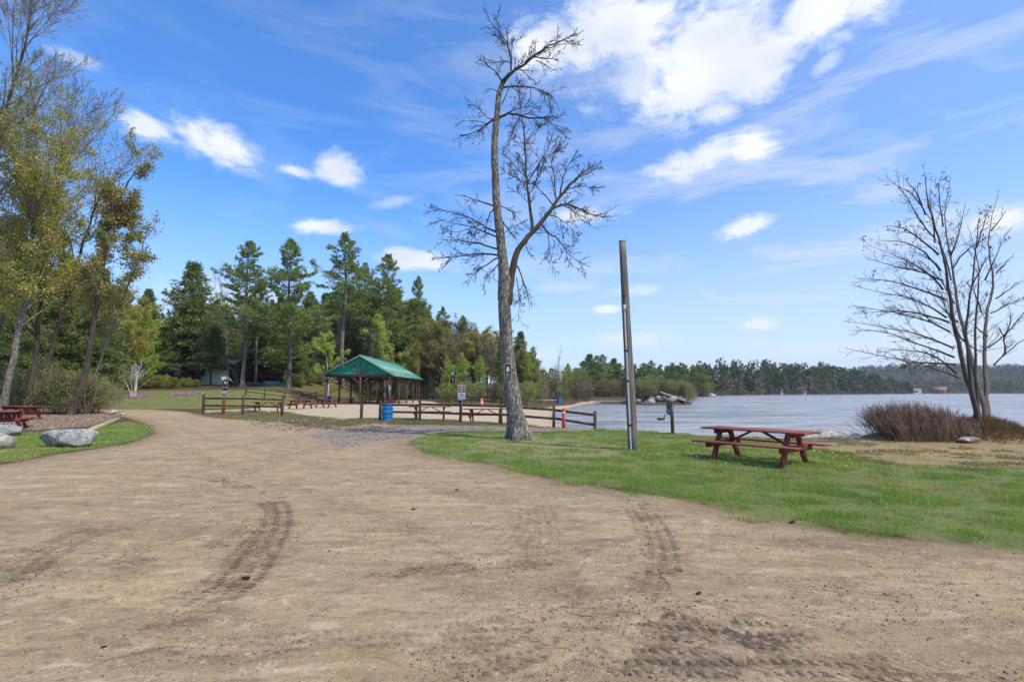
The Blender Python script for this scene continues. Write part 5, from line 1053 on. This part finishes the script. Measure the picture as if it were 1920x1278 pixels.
for px, y in [(1195, 86.5), (1212, 87), (1232, 87), (1252, 86.5), (1270, 86), (1284, 85.5), (1294, 86), (1204, 85.5), (1222, 85), (1243, 85.5), (1262, 85), (1277, 84.8), (1290, 84.8)]: plant('brush_bare' if px % 2 else 'brush', 'jetty_bush', px, y, H=rgj.uniform(1.9, 3.0), label='brown bush growing on the boulder jetty', cat='bush', group='bushes on the jetty', sx=1.2)
a, c = np.array([*X(1238, 84.4), ground(*X(1238, 84.4)) + 1.15]), np.array([*X(1287, 83.0), .1]); o = MB().tube(np.linspace(a, c, 6) + np.random.default_rng(1).normal(0, .03, (6, 3)), np.linspace(.17, .09, 6), 9, True).obj('log', MAT['bark_pale'], None, True, a); o.location = a; tag(o, 'pale dead log lying down the end of the boulder jetty', 'log')
a, c = G(168, 811), G(222, 788.5); a[2] = ground(*a[:2]); c[2] = ground(*c[:2]); o = MB().beam(a + (0, 0, .07), c + (0, 0, .07), .16, .17, (0, 0, 1), .015).obj('timber', MAT['pale_timber'], None, False, a); o.location = a; tag(o, 'pale squared timber edging on the grass beside the long grey boulder', 'timber')
for k, (px0, y0, px1, y1, lab) in enumerate([(383, 36.2, 462, 40.5, 'pale ground timber behind the short fence with the round sign'), (452, 38.6, 505, 36.6, 'second pale ground timber behind the short fence near the red table')]):
    a, c = np.array([*X(px0, y0), 0]), np.array([*X(px1, y1), 0]); a[2] = ground(*a[:2]); c[2] = ground(*c[:2]); o = MB().beam(a + (0, 0, .07), c + (0, 0, .07), .17, .18, (0, 0, 1), .015).obj('timber', MAT['pale_timber'], None, False, a); o.location = a; tag(o, lab, 'timber', 'ground timbers')
x, y = X(1028, 84); t = thing('low_bench', 'long low pale bench beside the small blue barrel at the end of the beach', 'bench', (x, y, ground(x, y))); MB().box((0, 0, .42), (3.0, .5, .08), None, .01).obj('seat', MAT['white_paint'], t)
for s in (-1.2, 0, 1.2): MB().box((s, 0, .18), (.12, .4, .40)).obj('leg', MAT['fence_wood'], t)

# goose on the lake
def goose():
    x, y = X(1240, 38.4); t_ = np.linspace(0, 1, 11)
    sp = np.array([(-.34, 0, .10), (-.26, 0, .08), (-.14, 0, .075), (0, 0, .07), (.12, 0, .08), (.19, 0, .12), (.215, 0, .20), (.205, 0, .28), (.205, 0, .35), (.225, 0, .385), (.26, 0, .385), (.30, 0, .372)])
    rr = np.array([.012, .055, .10, .115, .10, .07, .042, .032, .03, .04, .034, .012]); m = MB(); m.tube(sp, rr, 14, True); o = m.obj('goose', [MAT['feather_brown'], MAT['feather_dark']], None, True); n = len(o.data.polygons)
    for p in o.data.polygons:
        if p.center[0] > .17 and p.center[2] > .15 or p.center[0] < -.25: p.material_index = 1
    o.location = (x, y, WATER_Z - .02); tag(o, 'dark long necked goose swimming on the lake before the jetty', 'goose')
    MB().tube([(.29, 0, .373), (.33, 0, .366), (.355, 0, .363)], [.016, .012, .004], 8, True).obj('bill', MAT['black_iron'], o); 
    for s in (-1, 1): MB().lathe([(0, .008), (.008, 0), (0, -.008)], (.255, s * .028, .395), 8).obj('eye', MAT['black_iron'], o)
    for s in (-1, 1):
        w = MB(); w.tube([(.08, s * .07, .12), (-.08, s * .10, .135), (-.24, s * .05, .13), (-.36, s * .015, .125)], [.02, .05, .04, .008], 8, True); w.obj('wing', MAT['feather_brown'], o, True)
goose()

# houses
def house(name, label, px, y, w, dp, h, rh, wall, roof, rz=0.0, wins=(), door=None, cat='house', z0=None, ridge='x', chimney=False, trim='white_paint', over=.4, group=None):
    x, y = X(px, y); g = ground(x, y) if z0 is None else z0; t = thing(name, label, cat, (x, y, g), R(rz), group); m = MB(); W, D = w / 2, dp / 2
    if ridge == 'x': V = [(-W, -D, -1), (W, -D, -1), (W, D, -1), (-W, D, -1), (-W, -D, h), (W, -D, h), (W, D, h), (-W, D, h), (-W, 0, h + rh), (W, 0, h + rh)]; Q = [[0, 1, 5, 4], [2, 3, 7, 6], [1, 2, 6, 5], [3, 0, 4, 7]]; T = [[5, 6, 9], [7, 4, 8]]
    else: V = [(-W, -D, -1), (W, -D, -1), (W, D, -1), (-W, D, -1), (-W, -D, h), (W, -D, h), (W, D, h), (-W, D, h), (0, -D, h + rh), (0, D, h + rh)]; Q = [[0, 1, 5, 4], [2, 3, 7, 6], [1, 2, 6, 5], [3, 0, 4, 7]]; T = [[4, 5, 8], [6, 7, 9]]
    m.add(V, Q); m.add(V, T); m.obj('wall', MAT[wall], t); r = MB(); k = over
    for s in (-1, 1):
        if ridge == 'x': e = rh / D * k; A, B = (0, h + rh + .06), (s * (D + k), h - e + .06); c = [(-W - k, A[0], A[1]), (W + k, A[0], A[1]), (W + k, B[0], B[1]), (-W - k, B[0], B[1])]
        else: e = rh / W * k; A, B = (0, h + rh + .06), (s * (W + k), h - e + .06); c = [(A[0], -D - k, A[1]), (A[0], D + k, A[1]), (B[0], D + k, B[1]), (B[0], -D - k, B[1])]
        c = np.array(c); r.add(np.concatenate([c, c + (0, 0, .14)]), [[0, 1, 2, 3], [4, 7, 6, 5], [0, 4, 5, 1], [2, 6, 7, 3], [1, 5, 6, 2], [3, 7, 4, 0]])
    rf = r.obj('roof', MAT[roof], t)
    if chimney: MB().box((W * .3, 0, h + rh + .4), (.7, .7, 1.4)).obj('chimney', MAT['granite_dark'], rf)
    for (wx, wz, ww, wh) in wins:
        f = MB()
        for (cx, cz, a_, b_) in ((wx, wz + wh / 2 + .05, ww + .2, .1), (wx, wz - wh / 2 - .05, ww + .2, .1), (wx - ww / 2 - .05, wz, .1, wh), (wx + ww / 2 + .05, wz, .1, wh), (wx, wz, .05, wh)): f.box((cx, -D - .03, cz), (a_, .06, b_))
        f = f.obj('window', MAT[trim], t); MB().box((wx, -D - .012, wz), (ww, .02, wh)).obj('pane', MAT['glass_dark'], f)
    if door: dr = MB().box((door, -D - .03, 1.02), (.95, .06, 2.05), None, .01).obj('door', MAT[trim], t); MB().box((door + .36, -D - .075, 1.0), (.06, .05, .06)).obj('handle', MAT['black_iron'], dr)
    return t
t = house('dark_house', 'low dark house with a pale grey roof half hidden by shrubs', 318, 86, 7.6, 6, 2.3, .85, 'dark_siding', 'shingle', 4, [(-2.9, 1.35, .9, 1.1), (-1.5, 1.35, .9, 1.1), (-.1, 1.35, .8, 1.1), (1.1, 1.35, .8, 1.1)], 2.6, chimney=True, z0=P(318, 705, 86)[2], trim='sign_pale')
t = house('red_shed', 'small red shed between the low dark house and the green cottage', 370, 90, 3.4, 3, 1.8, .5, 'red_siding', 'shingle', -6, [(.4, 1.1, .6, .6)], -.8, 'shed', z0=P(370, 708, 90)[2])
t = house('green_cottage', 'pale green cottage with a steep rake roof and a dark open porch', 410, 83, 2.9, 5, 2.3, 1.4, 'green_siding', 'shingle', -4, [(-1.2, 1.5, .42, 1.2)], None, z0=P(403, 714, 82)[2], ridge='y', trim='sign_brown', over=.6)
for a_, b_ in (((-2.05, -3.13, 1.66), (.0, -3.13, 3.78)), ((.0, -3.13, 3.78), (2.05, -3.13, 1.66))): MB().beam(a_, b_, .06, .24, (0, 0, 1), 0).obj('barge_board', MAT['sign_pale'], t)
t = house('porch_shed', 'dark timber shed with a blue grey roof and open front behind the pine trunks', 432, 85, 2.6, 4, 2.9, .7, 'dark_siding', 'shingle', 0, [], None, 'shed', z0=P(432, 716, 85)[2], trim='brown_stain')
for s in (-1.15, 1.15): MB().box((s, -2.1, 1.4), (.14, .14, 2.9)).obj('porch_post', MAT['fence_wood'], t)
MB().beam((-1.5, -2.3, 3.15), (.2, -2.3, 2.9), .05, .10, (0, 0, 1), 0).obj('gutter', MAT['white_paint'], t)
def deck_house():
    t = house('deck_house', 'dark house with a red railed raised deck behind the pine trunks', 505, 92, 6.4, 6, 4.2, 1.4, 'dark_siding', 'shingle', 3, [(-2.2, 2.9, .9, 1.1), (-.9, 2.9, .7, 1.1), (.5, 2.9, .8, 1.1), (1.9, 2.9, .9, 1.1)], None, z0=P(505, 724, 92)[2], trim='sign_pale')
    MB().box((0, -4.3, 1.55), (6.2, 2.4, .16)).obj('deck', MAT['red_siding'], t); m = MB()
    for k in range(34): m.box((-3.0 + k * 6.0 / 33, -5.45, 2.1), (.05, .05, .95))
    m.box((0, -5.45, 2.62), (6.2, .12, .08)); m.box((0, -5.45, 1.72), (6.2, .08, .08)); m.obj('railing', MAT['red_siding'], t)
    for k in range(5): MB().box((-2.9 + k * 1.45, -5.4, .6), (.16, .16, 1.9)).obj('deck_post', MAT['red_siding'], t)
deck_house()
x, y = X(508, 78); t = thing('garden_boat', 'small upturned teal boat lying at the wood edge under the deck', 'boat', (x, y, ground(x, y)), R(12)); m = MB()
u = np.linspace(-1, 1, 13); V = []
for a_ in u: w = .62 * (1 - abs(a_) ** 2.4) + .03; V += [(a_ * 1.5, w * math.cos(b_), .55 * (1 - .35 * a_ ** 2) * math.sin(b_) ** .7) for b_ in np.linspace(.0, np.pi, 9)]
i = np.arange(12)[:, None] * 9; j = np.arange(8)[None]; m.add(np.nan_to_num(np.array(V)), np.stack([i + j, i + 9 + j, i + 10 + j, i + 1 + j], -1).reshape(-1, 4)); m.obj('hull', MAT['teal_tarp'], t, True); MB().box((0, 0, .55), (2.2, .05, .06), None, .01).obj('keel', MAT['white_paint'], t)
house('lake_house', 'tiny white house among the trees of the far shore', 1497, 452, 11, 8, 3.4, 2.2, 'white_paint', 'shingle', -25, [(-3, 1.8, 1.6, 1.5), (2, 1.8, 2.2, 1.5)], .0, group='houses on the far shore'); house('lake_house', 'long low cream building on the far shore point', 1694, 655, 36, 9, 4.2, 2.0, 'cream_siding', 'shingle', -35, [(-13, 2.2, 3, 1.8), (-7, 2.2, 3, 1.8), (0, 2.2, 3, 1.8), (7, 2.2, 3, 1.8), (13, 2.2, 3, 1.8)], 4, group='houses on the far shore')
house('lake_house', 'pinkish red house on the far shore point next to the cream building', 1763, 668, 13, 9, 4.2, 4.0, 'pink_siding', 'pink_siding', -40, [(-4, 2.5, 1.8, 1.8), (3, 2.5, 1.8, 1.8)], 0, group='houses on the far shore', z0=.2); house('lake_house', 'small grey white cottage low at the far water edge', 1458, 425, 7, 6, 2.2, 1.4, 'white_paint', 'shingle', -25, [(0, 1.4, 2, 1)], 2, group='houses on the far shore', z0=.1)
def boat(px, y, L, label, rz):
    x, y = X(px, y); t = thing('moored_boat', label, 'boat', (x, y, WATER_Z), rz, 'boats on the far shore'); u = np.linspace(-1, 1, 11); V = []
    for a_ in u: w = L * .17 * (1 - max(a_, -.2) ** 4 * .9 if a_ > 0 else 1); V += [(a_ * L / 2, s * w, z) for s, z in ((-1, .75 + .2 * a_), (-.8, .1), (.8, .1), (1, .75 + .2 * a_))]
    i = np.arange(10)[:, None] * 4; j = np.arange(4)[None]; m = MB(); m.add(V, np.stack([i + j, i + 4 + j, i + 4 + (j + 1) % 4, i + (j + 1) % 4], -1).reshape(-1, 4)); m.obj('hull', MAT['white_paint'], t); MB().box((-.1 * L, 0, 1.1), (L * .4, L * .24, .6), None, .15).obj('cabin', MAT['white_paint'], t)
for px, y, L, lab, rz in [(1276, 262, 6, 'white moored boat nearest the jetty on the far shore', .3), (1296, 268, 7, 'white moored boat in the middle of the far row', .2), (1318, 275, 6, 'white moored boat before the last one of the far row', -.1), (1335, 284, 5.5, 'white moored boat at the outer end of the far row', .4)]: boat(px, y, L, lab, rz)
# ------------------------------------------------------------------ grass, flowers, litter, pebbles
leafmat('grass_blades', (.160, .275, .040), (.390, .490, .115), .42, (.46, .44, .16)); leafmat('grass_dull', (.18, .17, .06), (.36, .30, .15), .3)
leafmat('phlox', (.52, .20, .42), (.72, .42, .66), .3); leafmat('litter_leaf', (.30, .21, .14), (.50, .38, .27), .15); leafmat('soil_crumbs', (.17, .125, .085), (.40, .32, .225), .0); leafmat('dandelion', (.62, .48, .03), (.75, .62, .06), .2)
def blades(mb, rng, X_, Y_, h, w):
    n = len(X_); z = terrain(X_, Y_); a = rng.uniform(0, 6.283, n); ln = rng.normal(0, .38, (n, 2)) * h[:, None]; b = np.stack([X_, Y_, z - .008], 1); sd = np.stack([np.cos(a), np.sin(a), np.zeros(n)], 1) * w[:, None] * .5
    V = np.stack([b - sd, b + sd, b + np.concatenate([ln, h[:, None]], 1)], 1).reshape(-1, 3); mb.add(V, np.arange(3 * n).reshape(-1, 3))
def lawn_grass():
    rng = np.random.default_rng(31); mb = MB()
    n = 520000; r = np.exp(rng.uniform(math.log(4.6), math.log(27), n)); th = rng.uniform(R(-14), R(52), n); X_, Y_ = r * np.sin(th), r * np.cos(th); s = sdist(POLY['lawn'], X_, Y_); e = (fbm(X_ * 1.1, Y_ * 1.1, 41) - .5) * 1.5 + (fbm(X_ * 6, Y_ * 6, 43) - .5) * .9
    dl = sdist(POLY['drylawn'], X_, Y_); cl = fbm(X_ * 2.4, Y_ * 2.4, 45, 3); keep = (s + e > rng.exponential(.06, n)) & (lake_sd(X_, Y_) > .35) & (rng.uniform(0, 1, n) < np.where(dl > 0, .45, 1.0) * (.30 + 1.2 * sm(cl, .38, .62))); X_, Y_, r, s, cl = X_[keep], Y_[keep], r[keep], s[keep], cl[keep]
    h = (.022 + .030 * rng.uniform(0, 1, len(r))) * (.65 + .9 * sm(cl, .4, .7)) * (1 + .02 * r); blades(mb, rng, X_, Y_, h, .0065 * np.maximum(1, r / 6.0) * rng.uniform(.6, 1.4, len(r)))
    tag(mb.obj('grass', MAT['grass_blades']), kind='stuff'); mb = MB()
    n = 170000; r = np.exp(rng.uniform(math.log(9.5), math.log(30), n)); th = rng.uniform(R(-62), R(-33), n); X_, Y_ = r * np.sin(th), r * np.cos(th); s = sdist(POLY['verge'], X_, Y_); e = (fbm(X_ * 1.1, Y_ * 1.1, 47) - .5) * 1.2 + (fbm(X_ * 6, Y_ * 6, 43) - .5) * .7; k = s + e > rng.exponential(.08, n); X_, Y_, r = X_[k], Y_[k], r[k]
    blades(mb, rng, X_, Y_, .035 + .05 * rng.uniform(0, 1, len(r)), .0085 * np.maximum(1, r / 8) * rng.uniform(.6, 1.4, len(r))); tag(mb.obj('verge_grass', MAT['grass_blades']), kind='stuff'); mb = MB()
    for key, n, h0 in (('strip', 24000, .10), ('strip2', 9000, .10), ('fence_grass', 26000, .16)):
        p = np.array(POLY[key]); X_ = rng.uniform(p[:, 0].min(), p[:, 0].max(), n * 3); Y_ = rng.uniform(p[:, 1].min(), p[:, 1].max(), n * 3); s = sdist(POLY[key], X_, Y_); k = (s + (fbm(X_ * .8, Y_ * .8, 51) - .5) * 2.2 > 0) & (fbm(X_ * .9, Y_ * .9, 52) > .40); X_, Y_ = X_[k][:n], Y_[k][:n]; blades(mb, rng, X_, Y_, h0 * rng.uniform(.4, 1.2, len(X_)), .018 * rng.uniform(.6, 1.5, len(X_)) * (1.8 if key == 'fence_grass' else 1))
    n = 40000; r = rng.uniform(13.5, 20, n); th = rng.uniform(R(27), R(50), n); X_, Y_ = r * np.sin(th), r * np.cos(th); s = sdist(POLY['dry'], X_, Y_); k = (s > -.5) & (fbm(X_ * 1.6, Y_ * 1.6, 61) > .54) & (lake_sd(X_, Y_) > .3); blades(mb, rng, X_[k], Y_[k], rng.uniform(.015, .07, k.sum()), .016 * rng.uniform(.6, 1.4, k.sum()))
    # wisps and dead bits straying over the edge of the lot
    n = 60000; r = np.exp(rng.uniform(math.log(4.2), math.log(22), n)); th = rng.uniform(R(-20), R(58), n); X_, Y_ = r * np.sin(th), r * np.cos(th); s = sdist(POLY['lawn'], X_, Y_); k = (np.abs(s) < rng.exponential(.38, n)) & (fbm(X_ * 2.2, Y_ * 2.2, 63) > .47); blades(mb, rng, X_[k], Y_[k], rng.uniform(.01, .035, k.sum()), .007 * np.maximum(1, r[k] / 6)); tag(mb.obj('dry_grass', MAT['grass_dull']), kind='stuff')
    # dandelions round the near table
    mb = MB(); n = 420; X_ = rng.normal(6.6, 1.5, n); Y_ = rng.normal(12.4, .9, n); X2 = rng.normal(11.5, 1.6, 260); Y2 = rng.normal(12.9, .25, 260); X_ = np.concatenate([X_, X2]); Y_ = np.concatenate([Y_, Y2]); leaf_quads(mb, rng, np.stack([X_, Y_, terrain(X_, Y_) + .05], 1), .035, 1.0); tag(mb.obj('dandelions', MAT['dandelion']), kind='stuff')
lawn_grass()
def litter():
    rng = np.random.default_rng(33); mb = MB(); n = 17000; X_ = rng.uniform(-34, -18, n); Y_ = rng.uniform(20, 38, n); s = sdist(POLY['litter'], X_, Y_); k = s + (fbm(X_, Y_, 71) - .5) * 2 > 0; leaf_quads(mb, rng, np.stack([X_[k], Y_[k], terrain(X_[k], Y_[k]) + .012], 1), .075, .7, None, np.array([1, 1, .25]))
    p = [G(*q)[:2] for q in ((470, 786), (700, 786), (760, 800), (700, 812), (560, 812), (470, 800))]; n = 2600; q = np.array(p); X_ = rng.uniform(q[:, 0].min(), q[:, 0].max(), n); Y_ = rng.uniform(q[:, 1].min(), q[:, 1].max(), n); k = (sdist(p, X_, Y_) > 0) & (fbm(X_ * .7, Y_ * .9, 73) > .42); leaf_quads(mb, rng, np.stack([X_[k], Y_[k], terrain(X_[k], Y_[k]) + .012], 1), .12, .7, None, np.array([1, 1, .3])); tag(mb.obj('leaf_litter', MAT['litter_leaf']), kind='stuff')
    mb = MB()
    for (px, y, a, b_, n) in [(222, 57, 2.4, 1.2, 3000), (250, 58.5, 2.0, .8, 1600), (338, 61, 1.6, .8, 1300), (362, 62, 1.0, .6, 700), (200, 57.5, 1.2, .7, 900)]:
        x, y = X(px, y); r = np.sqrt(rng.uniform(0, 1, n)); t = rng.uniform(0, 6.283, n); xx, yy = x + a * r * np.cos(t), y + b_ * r * np.sin(t); kk = fbm(xx * 1.3, yy * 1.3, 81) > .42; leaf_quads(mb, rng, np.stack([xx, yy, terrain(xx, yy) + rng.uniform(.02, .16, n)], 1)[kk], .13, .9)
    tag(mb.obj('phlox_flowers', MAT['phlox']), kind='stuff')
    # crumbs and pebbles of the lot
    mb = MB(); n = 34000; r = np.exp(rng.uniform(math.log(2.3), math.log(16), n)); th = rng.uniform(R(-56), R(56), n); X_, Y_ = r * np.sin(th), r * np.cos(th); k = (sdist(POLY['lot'], X_, Y_) > 0) & (fbm(X_ * 1.1, Y_ * 1.8, 91) + .25 * fbm(X_ * 5, Y_ * 5, 92) > .56); X_, Y_, r = X_[k], Y_[k], r[k]; n = len(X_); z = terrain(X_, Y_)
    s = np.minimum(.0028 * np.exp(rng.normal(0, .55, n)), .012) * (1 + .10 * r); ax = rng.normal(0, 1, (n, 3, 3)); c = np.stack([X_, Y_, z + .002 + .012 * (fbm(X_ * 2.2, Y_ * 2.2, 21, 4) - .5) * (r < 14)], 1)
    oc = np.array([(1, 0, 0), (-1, 0, 0), (0, 1, 0), (0, -1, 0), (0, 0, .8), (0, 0, -.8)], float); V = c[:, None] + s[:, None, None] * (oc[None] * rng.uniform(.6, 1.3, (n, 6, 1))); base = np.arange(n)[:, None, None] * 6; F = np.array([(0, 2, 4), (2, 1, 4), (1, 3, 4), (3, 0, 4), (2, 0, 5), (1, 2, 5), (3, 1, 5), (0, 3, 5)])[None] + base; mb.add(V.reshape(-1, 3), F.reshape(-1, 3)); tag(mb.obj('pebbles', MAT['soil_crumbs']), kind='stuff')
def gravel():
    rng = np.random.default_rng(37); mb = MB(); p = np.array(POLY['path']); n = 16000; X_ = rng.uniform(p[:, 0].min() - .5, p[:, 0].max() + .3, n); Y_ = rng.uniform(p[:, 1].min() - .5, p[:, 1].max() + .5, n); k = sdist(POLY['path'], X_, Y_) + (fbm(X_ * .8, Y_ * .8, 95) - .5) * 1.6 > 0; X_, Y_ = X_[k], Y_[k]; n = len(X_)
    c = np.stack([X_, Y_, terrain(X_, Y_) + .004], 1); s = .016 * np.exp(rng.normal(0, .5, n)); oc = np.array([(1, 0, 0), (-1, 0, 0), (0, 1, 0), (0, -1, 0), (0, 0, .8), (0, 0, -.8)], float); V = c[:, None] + s[:, None, None] * (oc[None] * rng.uniform(.6, 1.3, (n, 6, 1))); F = np.array([(0, 2, 4), (2, 1, 4), (1, 3, 4), (3, 0, 4), (2, 0, 5), (1, 2, 5), (3, 1, 5), (0, 3, 5)])[None] + np.arange(n)[:, None, None] * 6; mb.add(V.reshape(-1, 3), F.reshape(-1, 3)); tag(mb.obj('gravel', MAT['soil_crumbs']), kind='stuff')
gravel()
litter()
pmat('cone_brown', (.035, .026, .02), .9, .3, 20, .6, 60)
for i, (px, py, s, lab) in enumerate([(461, 1083, .04, 'dark pine cone lying at the end of the wide tyre track'), (775, 954, .034, 'dark pine cone alone on the middle of the dirt lot'), (1310, 1113, .03, 'small dark cone near the damp black soil'), (1486, 980, .055, 'dark clod of soil at the torn edge of the lawn'), (857, 918, .036, 'thin dark cone on the lot towards the lawn tip'), (195, 1212, .018, 'tiny dark cone near the lower edge of the lot')]):
    c = G(px, py); rg = np.random.default_rng(200 + i); m = MB(); u = np.linspace(-1, 1, 9); m.tube(np.stack([u * s, .1 * s * np.sin(u * 2), np.full(9, s * .25)], 1), s * .34 * np.sqrt(np.clip(1 - u ** 2, .02, 1)) * rg.uniform(.75, 1.2, 9), 9, True); o = m.obj('pine_cone' if i != 3 else 'soil_clod', MAT['cone_brown']); o.location = (c[0], c[1], ground(c[0], c[1])); o.rotation_euler = (0, 0, rg.uniform(-.5, .5)); tag(o, lab, 'pine cone' if i != 3 else 'clod')
